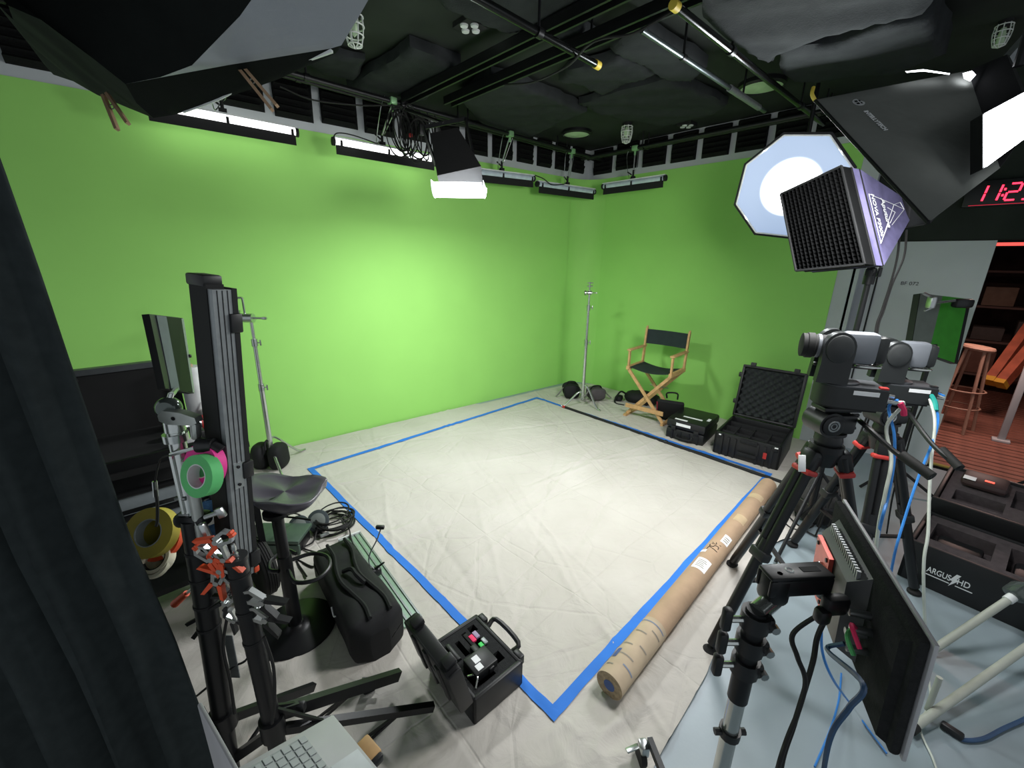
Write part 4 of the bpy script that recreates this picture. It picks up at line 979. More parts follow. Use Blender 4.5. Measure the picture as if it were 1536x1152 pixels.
# angle 0 = up; find the sign that faces the camera side (-y in world) 
sgn = 1 if (F.to_3x3() @ V(0, 1, 0)).y < 0 else -1
def dec(z0, z1, a0, a1, mt, nm, e=.0016): decal(z0, z1, sgn * a0, sgn * a1, mt, nm, e)
dec(.94, 1.06, -.55, .75, 'label', 'sticker'); dec(1.30, 1.40, .1, .9, 'label', 'sticker'); dec(1.13, 1.16, -.95, -.35, 'label', 'sticker')
inkm = mat('ink print', '#8d877c', .8)
for i in range(5): dec(.965 + .016 * i, .972 + .016 * i, -.35, .45 - .1 * (i % 3), inkm, 'print_line', .0022)
for i in range(3): dec(1.32 + .02 * i, 1.33 + .02 * i, .25, .75, inkm, 'print_line', .0022)
bluein = mat('blue print', '#7d8aa0', .8)
for (z, a, b_) in ((.05, -.9, -.3), (.08, .2, 1.2), (.13, -.6, .6), (.20, -.9, -.1), (.22, .3, 1.0), (.30, -.7, .2), (.34, .3, 1.2), (.385, -1, 1.2)): dec(z, z + .007, a, b_, bluein if z in (.08, .385) else inkm, 'print_line', .0022)
dec(.10, .16, -.95, -.55, mat('blue ink stamp', '#4b5f8e', .8), 'print_block', .0024)
def scrawl(pts_, z0, a0, sc):
    MB().path([F @ V((tr + .002) * math.cos(sgn * (a0 + v * sc / tr)), (tr + .002) * math.sin(sgn * (a0 + v * sc / tr)), z0 + u * sc) for u, v in pts_], .0022, 4, 4).build('marker_scrawl', 'blackmat', t)
scrawl([(0, 0), (1, .1), (.8, .6), (.5, 1.4), (.4, 2)], 1.17, -.45, .03); scrawl([(2.1, 0), (1.4, .1), (1.4, .8), (2, 1), (2, 1.7), (1.3, 1.8)], 1.17, -.45, .03); scrawl([(2.4, .2), (2.6, 1), (3.2, .8)], 1.17, -.45, .03); scrawl([(3, .1), (2.9, 1.9)], 1.17, -.45, .03)
dec(1.62, 1.72, -.3, .9, mat('clear tape patch', '#c3ad8c', .35), 'tape_patch'); dec(L - .42, L - .34, -.8, .9, mat('clear tape patch', '#c3ad8c', .35), 'tape_patch')
# ------------------------------------------------------------------ robotic cameras on tripods
def ptz_camera(F, s, label, tapem, t_loc):
    """F: origin bottom centre, +x lens direction, z up"""
    t = thing('robotic_camera', label, 'camera', t_loc, 'robotic cameras on tripods')
    F = F @ Matrix.Scale(s, 4)
    # base: round front, square rear
    pts_ = [(-.155, -.095), (-.155, .095)] + [(.035 + .10 * math.cos(a), .10 * math.sin(a) * .98) for a in [math.pi / 2 - math.pi * i / 14 for i in range(15)]]
    MB().prism(pts_, .0, .105, F).build('base', 'ptzblack', t)
    MB().prism([(x * .97, y * .97) for x, y in pts_], .105, .112, F).build('base_top', mat('dark grey top plate', '#3b3e42', .5), t)
    MB().prism([(x * .86 + .005, y * .86) for x, y in pts_], -.012, .0, F).build('base_foot', 'rubber', t)
    MB().lathe([(.085, .112), (.085, .122), (.078, .126), (.0001, .126)], 30, F @ T(.03, 0, 0)).build('turntable', mat('dark grey top plate', '#3b3e42', .5), t)
    Fb = F; F = F @ T(.058, 0, .126) @ Matrix.Diagonal((1, 1, 1.22, 1)) @ T(0, 0, -.126)
    # two yoke arms with round tops
    for sy in (-1, 1):
        pp = [(.055 - .06, .126), (.055 + .075, .126)] 
        pr_ = [(-.040, .12), (.095, .12), (.09, .20), (.092, .25)] + [(.025 + .068 * math.cos(a), .265 + .068 * math.sin(a)) for a in [math.pi * i / 12 for i in range(1, 12)]] + [(-.043, .25), (-.040, .2)]
        MB().prism(pr_, sy * .062 - .026, sy * .062 + .026, F @ RX(math.pi / 2)).build('yoke_arm', 'ptzblack', t)
        MB().lathe([(.058, .0), (.056, .010), (.045, .016), (.0001, .018)], 30, F @ T(.025, sy * .088, .265) @ RX(math.pi / 2 * (1 if sy < 0 else -1))).build('pivot_cap', mat('soft black cap', '#2a2d2e', .5), t)
    # head between the arms
    MB().rbox((-.075, 0, .265), (.15, .085, .13), .02, F).build('head_housing', 'ptzgrey', t)
    MB().rbox((-.165, 0, .262), (.05, .08, .115), .02, F).build('rear_cover', 'ptzblack', t)
    MB().rbox((.03, 0, .265), (.08, .07, .10), .02, F).build('head_core', 'ptzblack', t)
    L = F @ T(.03, 0, .262) @ RY(math.pi / 2)
    MB().lathe([(.048, 0), (.048, .085), (.054, .09), (.054, .118), (.05, .12), (.05, .140), (.043, .142)], 28, L).build('lens_barrel', 'blackmat', t)
    MB().lathe([(.0485, .060), (.0505, .062), (.0505, .074), (.0485, .076)], 28, L).build('focus_ring', mat('ribbed grey ring', '#6c7076', .4), t)
    MB().lathe([(.0001, .130), (.046, .134)], 28, L).build('front_glass', 'glass', t, fix=False)
    # side slider plate, label, status light, rear connectors
    MB().rbox((-.03, 0, .185), (.26, .03, .012), .005, F).build('support_plate', 'blackmetal', t)
    MB().torus(.035, .005, F @ T(-.13, 0, .192) @ Matrix.Diagonal((1.6, 1, 1, 1)), 18, 6).build('plate_loop', 'chrome', t)
    F = Fb
    MB().box((-.065, .0972, .085), (.105, .002, .022), F).build('name_label', 'label', t)
    MB().rbox((-.135, .075, .116), (.035, .03, .012), .003, F).build('tally_tape', tapem, t)
    for k, y in enumerate((.06, .02, -.03)):
        MB().cyl(F @ V(-.155, y, .05 + .02 * (k % 2)), F @ V(-.205, y, .045 + .02 * (k % 2)), .010 * s, n=10).build('connector', 'steel', t)
    return t, F
def tripod(center, ztop, feet, label, leg_w=.030):
    t = thing('camera_tripod', label, 'tripod', (center[0], center[1], 0), 'camera tripods')
    C0 = V(center[0], center[1], 0)
    top = C0 + V(0, 0, ztop)
    bb = MB(); bb.cyl(top - V(0, 0, .10), top - V(0, 0, .03), .045, .065, n=20); bb.cyl(top - V(0, 0, .03), top, .065, n=20); bb.build('bowl', 'blackmetal', t)
    for (x, y) in feet:
        f_ = V(x, y, .02); dr = (V(x, y, 0) - C0).normalized(); a = top + dr * .065 + V(0, 0, -.05)
        sd = V(-dr.y, dr.x, 0)
        k1 = a.lerp(f_, .48)
        leg = thing_part(t, 'leg', lambda b: [b.cyl(a + sd * s * .018, k1 + sd * s * .018, .021, n=10) for s in (-1, 1)], 'blackmetal')
        sub(leg, 'lower_tube', lambda b: b.cyl(k1 - (f_ - a).normalized() * .08, f_ - (f_ - a).normalized() * .03, .025, n=12), 'blackmetal')
        sub(leg, 'knee_clamp', lambda b: b.rbox((0, 0, 0), (.055, .085, .05), .01, frame(k1, z=f_ - a, x=dr)), 'black')
        sub(leg, 'red_collar', lambda b: b.rbox((0, 0, 0), (.062, .092, .026), .01, frame(a.lerp(f_, .07), z=f_ - a, x=dr)), 'red')
        sub(leg, 'shoulder', lambda b: b.rbox((0, 0, 0), (.06, .07, .09), .012, frame(a.lerp(f_, .02), z=f_ - a, x=dr)), 'blackmetal')
        sub(leg, 'foot_pad', lambda b: b.lathe([(.034, 0), (.034, .012), (.015, .03)], 16, T(f_.x, f_.y, .005)), 'rubber')
    # mid spreader
    hub = C0 + V(0, 0, ztop * .34)
    MB().cyl(hub - V(0, 0, .015), hub + V(0, 0, .015), .03, n=12).build('spreader_hub', 'blackmetal', t)
    for (x, y) in feet:
        dr = (V(x, y, 0) - C0).normalized(); a = top + dr * .065 + V(0, 0, -.05); e = a.lerp(V(x, y, .02), .62)
        MB().bar(hub, e, .012, .022).build('spreader_arm', 'blackmetal', t)
    # fluid head
    MB().lathe([(.05, 0), (.055, .02), (.05, .045), (.06, .05), (.06, .062)], 24, T(*top)).build('head_base', 'black', t)
    hd = top + V(0, 0, .105)
    bb = MB(); bb.cyl(hd - RTH * .04 - FWH * .055, hd - RTH * .04 + FWH * .06, .055, n=24); bb.rbox((0, 0, 0), (.12, .10, .09), .015, frame(hd + RTH * .01, x=RTH, z=ZUP)); bb.build('fluid_drag', 'black', t)
    bb = MB(); bb.lathe([(.044, 0), (.044, .006), (.036, .008)], 24, frame(hd - RTH * .04 - FWH * .055, z=-FWH)); bb.build('drag_dial', 'blackmetal', t)
    bb = MB(); bb.torus(.022, .004, frame(hd - RTH * .04 - FWH * .063, z=-FWH), 18, 5); bb.torus(.012, .003, frame(hd - RTH * .04 - FWH * .063, z=-FWH), 14, 5); bb.build('dial_emblem', 'alu', t)
    MB().rbox((0, 0, 0), (.16, .09, .02), .006, frame(hd + V(0, 0, .065), x=RTH, z=ZUP)).build('quick_plate', 'blackmetal', t)
    for k in range(3): MB().cyl(hd + RTH * (.07) + V(0, 0, .03 - .03 * k), hd + RTH * .105 + V(0, 0, .03 - .03 * k), .008, n=8).build('control_knob', 'steel' if k == 1 else 'black', t)
    return t, hd + V(0, 0, .075)
def thing_part(t, name, fn, m): b = MB(); fn(b); return b.build(name, m, t)
def sub(p, name, fn, m): b = MB(); fn(b); return b.build(name, m, p)
def panbar(t, pts_, grip0):
    MB().path(pts_, .010, 8, 6).build('pan_handle', 'blackmetal', t)
    MB().cyl(grip0, pts_[-1], .019, n=12).build('hand_grip', 'rubber', t)
lens = (-RTH * math.cos(.38) + FWH * math.sin(.38)); lens = V(lens.x, lens.y, 0).normalized()
c1 = PD(1240, 668, 1.86)
t, pt = tripod((c1.x, c1.y), c1.z + .01, [tuple(G(1064, 978))[:2], tuple(G(1098, 848))[:2], (c1.x + .16, c1.y - .36)], 'black tripod with red collars under the camera with pink tape')
panbar(t, [pt + RTH * .10 + V(0, 0, -.06), PD(1300, 640, 1.72), PD(1345, 680, 1.62), PD(1398, 715, 1.52)], PD(1352, 682, 1.61))
MB().rbox((0, 0, 0), (.03, .006, .07), .002, frame(PD(1203, 695, 1.745), x=RTH, z=UP)).build('white_sticker', 'label', t)
b1 = PD(1262, 606, 1.84)
pc1, F1 = ptz_camera(frame(pt + RTH * .012 + V(0, 0, .012), x=lens, z=ZUP), .82, 'black and grey robotic camera with pink tape on its cables', 'red', pt)
c2 = PD(1325, 650, 2.28)
t, pt2 = tripod((c2.x, c2.y), c2.z + .01, [(c2.x - .30, c2.y - .10), (c2.x + .18, c2.y + .30), (c2.x + .22, c2.y - .32)], 'black tripod with red collars under the camera with teal tape')
panbar(t, [pt2 + RTH * .10 + V(0, 0, -.06), PD(1365, 622, 2.1), PD(1400, 668, 1.95), PD(1440, 702, 1.85)], PD(1412, 674, 1.93))
pc2, F2 = ptz_camera(frame(pt2 + RTH * .012 + V(0, 0, .012), x=lens, z=ZUP), .82, 'robotic camera with teal tape on its cables standing further back', 'black', pt2)
r1 = F1 @ V(-.205, .06, .05); r2 = F2 @ V(-.205, .06, .05)
def down(start, pts_): return [start] + pts_
cable('video_cable', [r1, r1 + RTH * .03 + V(0, 0, -.01), PD(1330, 640, 1.72), PD(1337, 690, 1.68), PD(1328, 740, 1.66), PD(1318, 790, 1.68), PD(1312, 860, 1.75), G(1312, 985, .02)], .0065, 'whitecable', 'white cable hanging from the camera with pink tape', group='camera cables')
cable('network_cable', [r1 + V(0, 0, .01), PD(1333, 612, 1.74), PD(1341, 650, 1.70), PD(1341, 690, 1.69), PD(1332, 745, 1.67), PD(1318, 800, 1.7), G(1300, 900, .02)], .0055, 'bluecable', 'blue cable hanging from the camera with pink tape', group='camera cables')
cable('video_cable', [r2, PD(1392, 585, 2.14), PD(1402, 630, 2.05), PD(1397, 690, 2.0), PD(1394, 740, 1.98), PD(1392, 800, 1.95), PD(1386, 840, 1.94), PD(1386, 900, 1.96), G(1391, 1000, .02)], .0065, 'whitecable', 'white cable hanging from the camera with teal tape', group='camera cables')
cable('network_cable', [r2 + V(0, 0, .01), PD(1398, 590, 2.13), PD(1407, 625, 2.06), PD(1400, 660, 2.02), PD(1378, 715, 1.98), PD(1358, 775, 1.95), PD(1340, 840, 1.95), G(1328, 920, .02)], .0055, 'bluecable', 'blue cable hanging from the camera with teal tape', group='camera cables')
def tapeflag(label, pts_, mt):
    o = MB(); o.path(pts_, .011, 8, 5); tag(o.build('marker_tape', mt, None, loc=pts_[0]), label, 'tape', 'cable marker tapes')
tapeflag('hot pink tape wrapped on the cable plug of a camera', [r1 + RTH * .012 + V(0, 0, .0), r1 + RTH * .035 + V(0, 0, -.03), r1 + RTH * .045 + V(0, 0, -.055)], 'hotpink')
tapeflag('teal tape wrapped on the cables of the rear camera', [PD(1395, 590, 2.11), PD(1402, 603, 2.09), PD(1404, 616, 2.07)], 'teal')
# backpack and clutter beneath the tripods
t = thing('backpack', 'dark crumpled backpack on the floor behind the tripods', 'backpack', G(1222, 772))
F = frame(G(1222, 778), x=RTH, z=ZUP)
bm = bmesh.new(); bmesh.ops.create_uvsphere(bm, u_segments=22, v_segments=14, radius=1)
for v in bm.verts:
    q = v.co; v.co = V(math.copysign(abs(q.x) ** .7, q.x) * .20, math.copysign(abs(q.y) ** .8, q.y) * .15, max(.004, .17 + math.copysign(abs(q.z) ** .8, q.z) * .17)); v.co += V(1, 1, .5) * .03 * ns(v.co.x, v.co.y, v.co.z, 8)
MB().bm(bm, F).build('body', mat('grey black canvas', '#30302f', .9, var=.3, scale=20, bump=.5, bscale=60), t, smooth=70)
MB().path([F @ V(-.1, -.14, .28), F @ V(-.12, -.20, .2), F @ V(-.1, -.17, .05)], .014, 6, 5).build('strap', 'nylon', t); MB().rbox((.03, -.14, .12), (.18, .05, .14), .03, F).build('front_pocket', 'nylon', t)
cable('floor_cable', [G(1170, 760, .012), G(1178, 785, .012), G(1200, 795, .012), G(1222, 785, .012), G(1205, 765, .012), G(1180, 770, .015), G(1215, 800, .012), G(1260, 815, .01), G(1300, 830, .01)], .006, 'rubber', 'black cable loop on the edge of the canvas')
cable('floor_cable', [PD(1350, 560, 2.3), PD(1385, 595, 2.3), PD(1370, 640, 2.35), PD(1356, 690, 2.4), PD(1340, 740, 2.5), G(1330, 800, .01)], .005, 'rubber', 'thin black lead falling behind the rear camera')
# ------------------------------------------------------------------ equipment case with lettering at the right
A0, A1 = G(1345, 862), G(1536, 948)
F = frame(A0, x=A1 - A0, z=ZUP); w_, d_, h_ = 1.02, .52, .27
if (F.to_3x3() @ V(0, 1, 0)).dot(FWH) < 0: F = frame(A0, x=A1 - A0, z=ZUP)
t = thing('equipment_case', 'large open black equipment case with foam trays and a white wordmark', 'case', A0)
bb = MB(); bb.rbox((w_ / 2, .012, h_ / 2), (w_, .024, h_), .006, F); bb.rbox((w_ / 2, d_ - .012, h_ / 2), (w_, .024, h_), .006, F); bb.rbox((.012, d_ / 2, h_ / 2), (.024, d_, h_), .006, F); bb.rbox((w_ - .012, d_ / 2, h_ / 2), (.024, d_, h_), .006, F); bb.box((w_ / 2, d_ / 2, .01), (w_ - .01, d_ - .01, .02), F); bb.build('body', 'black', t)
def foamtray(name, M, w_, d_, z0, z1, holes, par, mt='foamgrey'):
    """slab with real rectangular pockets, cut by a grid of cells"""
    xs = sorted({0, w_} | {h[0] for h in holes} | {h[1] for h in holes}); ys = sorted({0, d_} | {h[2] for h in holes} | {h[3] for h in holes})
    b = MB()
    for i in range(len(xs) - 1):
        for j in range(len(ys) - 1):
            cx, cy = (xs[i] + xs[i + 1]) / 2, (ys[j] + ys[j + 1]) / 2
            hole = any(h[0] < cx < h[1] and h[2] < cy < h[3] for h in holes)
            a, c, d, e = xs[i], xs[i + 1], ys[j], ys[j + 1]
            zt = z0 if hole else z1
            b.box(((a + c) / 2, (d + e) / 2, (z0 - .01 + zt) / 2), (c - a, e - d, zt - z0 + .01), M)
    return b.build(name, mt, par, smooth=0)
ft_ = mat('worn tray foam', '#4d4749', .95, var=.15, scale=30, bump=.3, bscale=200, spec=.1)
foamtray('foam_tray', F @ T(.03, .03, 0), w_ - .06, d_ - .06, .17, h_ - .012, [(.04, .30, .10, .36), (.36, .58, .06, .38), (.64, .72, .05, .16), (.64, .90, .24, .40)], t, ft_)
bb = MB(); bb.rbox((.20, .25, .2), (.20, .16, .05), .02, F); bb.build('stored_gadget', 'black', t); MB().rbox((.50, .24, .2), (.16, .2, .05), .02, F).build('stored_gadget', 'black', t)
text('ARGUS', .052, F @ T(.165, -.0015, .125) @ RX(math.pi / 2), 'label', t, bold=.0006, sx=.62); text('HD', .052, F @ T(.268, -.0015, .125) @ RX(math.pi / 2), 'label', t, bold=.0006, sx=.7)
bb = MB(); bb.prism([(.232, .165), (.250, .165), (.238, .132), (.250, .132), (.215, .075), (.224, .115), (.212, .115)], 0, .0012, F @ T(0, -.0002, 0) @ RX(math.pi / 2)); bb.build('bolt_emblem', 'label', t)
MB().box((.165, -.001, .092), (.10, .002, .005), F).build('underline', 'label', t); MB().box((.275, -.001, .092), (.07, .002, .005), F).build('underline', 'label', t)
LF = F @ T(0, d_, h_) @ RX(math.radians(9))
bb = MB(); bb.rbox((w_ / 2, .012, .05), (w_, .024, .12), .006, LF); bb.rbox((w_ / 2, .52, .05), (w_, .024, .12), .006, LF); bb.rbox((.012, .27, .05), (.024, .52, .12), .006, LF); bb.rbox((w_ - .012, .27, .05), (.024, .52, .12), .006, LF); bb.box((w_ / 2, .27, 0), (w_ - .01, .52, .02), LF); bb.build('lid', 'black', t)
foamtray('lid_foam', LF @ T(.03, .03, 0), w_ - .06, .48, .02, .09, [(.05, .28, .06, .20), (.30, .46, .18, .42), (.42, .70, .06, .15), (.56, .88, .22, .44), (.74, .88, .06, .18)], t, ft_)
bb = MB(); bb.rbox((.19, .37, .13), (.22, .18, .06), .03, LF); bb.build('stored_gadget', mat('brown black gadget', '#3a2b2b', .5), t); MB().rbox((.21, .33, .163), (.045, .02, .004), .002, LF).build('red_light', mat('red standby light', '#ff4030', .5, emit=1.2, ecol=(1, .15, .1)), t)
MB().rbox((.12, .31, .163), (.06, .05, .003), .001, LF).build('printed_label', 'label', t)
# ------------------------------------------------------------------ field monitor on its stand (front right)
TF, TN, BN = PD(1264, 748, 1.196), PD(1402, 968, .754), PD(1352, 1142, .839)
xv = (TN - TF); wM = xv.length; yv = (TF - (TF + BN - TN)); hM = yv.length
F = frame(TF + (BN - TN), x=xv, y=yv)       # origin bottom far corner
bk_ = 1 if (F.to_3x3().col[2]).dot(CAM - TF) > 0 else -1        # z side that faces us = the back
t = thing('field_monitor', 'flat monitor seen from behind with a red mounting plate', 'monitor', (TF + BN) / 2)
MB().rbox((wM / 2, hM / 2, -bk_ * .004), (wM, hM, .008), .002, F).build('front_bezel', 'silver', t)
MB().rbox((wM / 2, hM / 2, bk_ * .010), (wM * .985, hM * .985, .02), .008, F).build('back_shell', 'foamgrey', t)
def fr(q0, q1, z0, z1, mt, nm):
    b = MB(); b.hexa([F @ V(x, y, bk_ * z0) for x, y in q0], [F @ V(x, y, bk_ * z1) for x, y in q1]); return b.build(nm, mt, t)
mg = mat('dark grey monitor plastic', '#4b4c4e', .45)
fr([(.06, .02), (.30, .02), (.30, hM - .03), (.06, hM - .03)], [(.075, .035), (.275, .035), (.275, hM - .07), (.075, hM - .07)], .018, .058, mg, 'rear_hump')
fr([(wM - .115, .01), (wM - .02, .01), (wM - .02, hM - .02), (wM - .115, hM - .02)], [(wM - .11, .015), (wM - .03, .015), (wM - .03, hM - .03), (wM - .11, hM - .03)], .019, .034, 'foamgrey', 'side_panel')
for k in range(18): MB().box((.07 + .011 * k, hM - .033, bk_ * .050), (.006, .026, .008), F @ T(.02, -.012, -bk_ * .010)).build('vent_slat', 'alu', t)
fr([(.085, .06), (.19, .06), (.19, hM - .075), (.085, hM - .075)], [(.085, .06), (.19, .06), (.19, hM - .075), (.085, hM - .075)], .060, .070, 'redplate', 'red_mount_plate')
for (x, y) in ((.10, .075), (.175, .075), (.10, hM - .09), (.175, hM - .09)): MB().lathe([(.006, 0), (.006, .003), (.0001, .004)], 10, F @ T(x, y, bk_ * .070)).build('bolt', 'black', t)
for k in range(4): MB().cyl(F @ V(wM - .16 - .02 * (k % 2), .10 + .028 * k, bk_ * .018), F @ V(wM - .16 - .02 * (k % 2), .10 + .028 * k, bk_ * .06), .009, n=10).build('connector', 'steel', t)
MB().path([F @ V(wM - .16, .16, bk_ * .05), F @ V(wM - .13, .19, bk_ * .07), F @ V(wM - .10, .16, bk_ * .06)], .005, 6, 5).build('pink_tail', 'hotpink', t)
MB().path([F @ V(wM - .17, .15, bk_ * .05), F @ V(wM - .14, .15, bk_ * .07), F @ V(wM - .12, .12, bk_ * .06)], .005, 6, 5).build('green_tail', 'greentape', t)
hook = F @ V(.14, hM * .55, bk_ * .072)
con = F @ V(wM - .17, .10, bk_ * .06)
# stand
sx_ = PD(1128, 950, 1.0); S0 = V(sx_.x, sx_.y, 0)
t = thing('monitor_stand', 'chrome rolling stand with stacked black T-knobs holding the monitor', 'stand', S0)
zt = PD(1150, 890, 1.0).z
MB().cyl(S0 + V(0, 0, .12), S0 + V(0, 0, zt - .24), .020, n=16).build('chrome_column', 'chrome', t)
MB().cyl(S0 + V(0, 0, zt - .30), S0 + V(0, 0, zt - .02), .024, n=16).build('black_sleeve', 'blackmetal', t)
for k in range(3):
    c = S0 + V(0, 0, zt - .05 - .07 * k); bb = MB(); bb.cyl(c - V(0, 0, .022), c + V(0, 0, .022), .032 - .0 * k, n=14); bb.rbox((0, 0, 0), (.05, .05, .04), .008, frame(c + RTH * .01, x=RTH, z=ZUP)); bb.build('clamp_collar', 'black', t)
    bb = MB(); bb.cyl(c - RTH * .02, c - RTH * .058, .008, n=8); bb.build('knob_shaft', 'chrome', t)
    bb = MB(); bb.rbox((0, 0, 0), (.022, .022, .062), .007, frame(c - RTH * .068, x=RTH, z=ZUP)); bb.build('t_knob', 'black', t)
    MB().cyl(c + RTH * .03 - FWH * .02, c + RTH * .03 - FWH * .035, .010, n=8).build('bolt_head', 'steel', t)
c = S0 + V(0, 0, zt - .42); bb = MB(); bb.cyl(c - V(0, 0, .012), c + V(0, 0, .012), .026, n=14); bb.cyl(c - RTH * .04, c + RTH * .04, .009, n=8); bb.build('band_clamp', 'black', t)
# bracket block
B0 = PD(1150, 864, .99); B1 = PD(1234, 888, 1.02)
BF = frame(B0, x=B1 - B0, z=ZUP); bl = (B1 - B0).length
bb = MB(); bb.rbox((.025, 0, -.03), (.055, .055, .085), .014, BF); bb.rbox((bl / 2 - .01, 0, .008), (bl - .01, .052, .010), .004, BF); bb.rbox((bl / 2 - .01, .022, -.018), (bl - .01, .010, .045), .004, BF); bb.rbox((bl / 2 - .01, -.022, -.018), (bl - .01, .010, .045), .004, BF); bb.build('bracket_block', 'blackmetal', t)
MB().box((bl * .64, 0, .0132), (.045, .016, .002), BF).build('slot', 'blackmat', t); MB().lathe([(.0001, 0), (.006, 0)], 10, BF @ T(.025, -.008, .0138)).build('bolt_hole', 'blackmat', t, fix=False); MB().torus(.008, .002, BF @ T(.055, 0, .0135), 12, 4).build('white_mark', 'white', t)
MB().cyl(B1 + V(0, 0, -.01), hook, .012, n=10).build('swivel_arm', 'chrome', t)
bb = MB(); bb.rbox((bl - .02, -.045, -.05), (.06, .03, .05), .012, BF); bb.rbox((bl - .05, -.05, -.075), (.03, .03, .04), .01, BF); bb.build('lever_knob', 'black', t)
bb = MB(); bb.cyl(S0 + V(0, 0, zt - .03), BF @ V(.03, 0, -.07), .022, n=12); bb.build('spigot', 'chrome', t)
cs = G(966, 1135)
for k, a in enumerate((math.atan2(cs.y - S0.y, cs.x - S0.x), ) + tuple(math.atan2(cs.y - S0.y, cs.x - S0.x) + d_ for d_ in (2.1, 4.2))):
    e = S0 + V(math.cos(a), math.sin(a), 0) * ((cs - S0).length - .02)
    MB().bar(S0 + V(0, 0, .14), e + V(0, 0, .125), .028, .02).build('leg', 'blackmetal', t)
    cst = thing_part(t, 'caster', lambda b: b.lathe([(.012, -.011), (.035, -.011), (.037, -.006), (.037, .006), (.035, .011), (.012, .011)], 18, frame(e + V(-.02, .015, .043), z=V(-math.sin(a), math.cos(a), 0))), 'rubber')
    sub(cst, 'fork', lambda b: (b.rbox((0, 0, 0), (.045, .032, .05), .006, frame(e + V(-.015, .012, .082), x=V(math.cos(a), math.sin(a), 0), z=ZUP)), b.cyl(e + V(0, 0, .10), e + V(0, 0, .13), .008, n=8)), 'steel')
    sub(cst, 'brake_tab', lambda b: b.rbox((0, 0, 0), (.05, .022, .006), .002, frame(e + V(-.05, .04, .085), x=V(-.7, .5, .35), z=V(0, .3, 1))), 'steel')
# monitor cables
cable('monitor_cable', [con, con - F.to_3x3() @ V(0, .03, -bk_ * .03), PD(1294, 1025, .80), PD(1275, 1060, .82), PD(1250, 1095, .85), PD(1238, 1140, .9), PD(1232, 1200, 1.0), G(1225, 1300, .01)], .0055, mat('dark blue cable', '#2b4a6e', .5), 'thick dark blue cable drooping from the back of the monitor')
cable('power_lead', [BF @ V(bl - .02, -.03, -.08), PD(1190, 950, 1.05), PD(1196, 985, 1.05), PD(1208, 1020, 1.06), PD(1200, 1060, 1.08), PD(1180, 1110, 1.1), PD(1165, 1160, 1.12), G(1150, 1230, .01)], .006, 'rubber', 'black lead hanging below the monitor bracket')
cable('power_lead', [BF @ V(bl, -.03, -.04), PD(1228, 950, 1.08), PD(1220, 990, 1.08), PD(1207, 1035, 1.10), PD(1190, 1090, 1.12), PD(1172, 1150, 1.14), G(1165, 1230, .012)], .007, 'rubber', 'thicker black lead running down beside the chrome column')
cable('network_cable', [PD(1232, 940, 1.25), PD(1234, 980, 1.3), PD(1250, 1020, 1.35), G(1275, 1055, .01), G(1300, 1090, .01), G(1330, 1130, .01)], .004, 'bluecable', 'thin blue cable trailing on the grey floor below the monitor')
cable('network_cable', [G(1262, 1010, .01), G(1258, 1050, .01), G(1245, 1095, .01), G(1222, 1150, .01)], .004, 'bluecable', 'thin blue cable crossing the grey floor beside the stand')
cable('white_lead', [G(1391, 1000, .012), G(1395, 1050, .01), G(1380, 1090, .01), G(1400, 1140, .01), G(1420, 1200, .01)], .004, 'whitecable', 'thin white lead on the grey floor behind the monitor')
# pale tube stand lying at the lower right
t = thing('tube_stand', 'pale grey tube frame with chrome joints on the grey floor', 'stand', G(1380, 1080))
a0, a1 = G(1372, 1090, .03), G(1590, 935, .16); MB().cyl(a0, a1, .017, n=12).build('tube', 'palegreytube', t)
c0_, c1_ = G(1398, 976, .03), G(1530, 888, .30); MB().cyl(c0_, c1_, .017, n=12).build('tube', 'palegreytube', t)
MB().cyl(G(1391, 1065, .03), G(1391, 1065, .03) + V(.02, 0, .17), .011, n=10).build('short_post', 'palegreytube', t)
bb = MB(); bb.cyl(a0 - (a1 - a0).normalized() * .03, a0 + (a1 - a0).normalized() * .005, .021, n=12); bb.build('rubber_foot', 'rubber', t)
MB().cyl(c1_ - (c1_ - c0_).normalized() * .08, c1_ - (c1_ - c0_).normalized() * .03, .021, n=12).build('white_collar', 'white', t)
bb = MB(); bb.rbox((0, 0, 0), (.09, .08, .09), .02, frame(c1_, z=c1_ - c0_)); bb.cyl(c1_, a1 + V(0, 0, .1), .02, n=10); bb.build('joint', mat('smoky clear joint', '#5d6664', .12, trans=.5), t)
cable('extension_lead', [G(1424, 1094, .014), G(1432, 1102, .012), G(1447, 1110, .01), G(1475, 1108, .01), G(1505, 1093, .01), G(1536, 1079, .01), G(1570, 1060, .01)], .008, mat('dark blue cable', '#2b4a6e', .5), 'dark power cord with a black socket end on the grey floor')
t = MB(); t.rbox((0, 0, 0), (.07, .03, .03), .008, frame(G(1428, 1096, .017), x=G(1447, 1109) - G(1424, 1094), z=ZUP)); tag(t.build('cord_socket', 'black', None, loc=G(1428, 1096)), 'black rubber socket at the end of the floor power cord', 'plug')
# dark stand at the frame's right side
c = G(1540, 772); c = V(c.x, c.y, .32); t = thing('dark_stand', 'black stand post with a knob beside the equipment case', 'stand', V(c.x, c.y, 0))
MB().cyl(V(c.x, c.y, .10), V(c.x, c.y, .95), .035, n=14).build('post', 'blackmetal', t)
bb = MB(); bb.cyl(c, c - RTH * .06, .010, n=8); bb.rbox((0, 0, 0), (.025, .03, .06), .008, frame(c - RTH * .065, x=RTH, z=ZUP)); bb.build('knob', 'black', t); MB().cyl(V(c.x, c.y, c.z - .04), V(c.x, c.y, c.z + .04), .042, n=14).build('collar', 'black', t)
for k in range(3): MB().cyl(V(c.x, c.y, .34), V(c.x + .28 * math.cos(k * 2.1 + .9), c.y + .28 * math.sin(k * 2.1 + .9), .015), .012, n=8).build('leg', 'blackmetal', t)
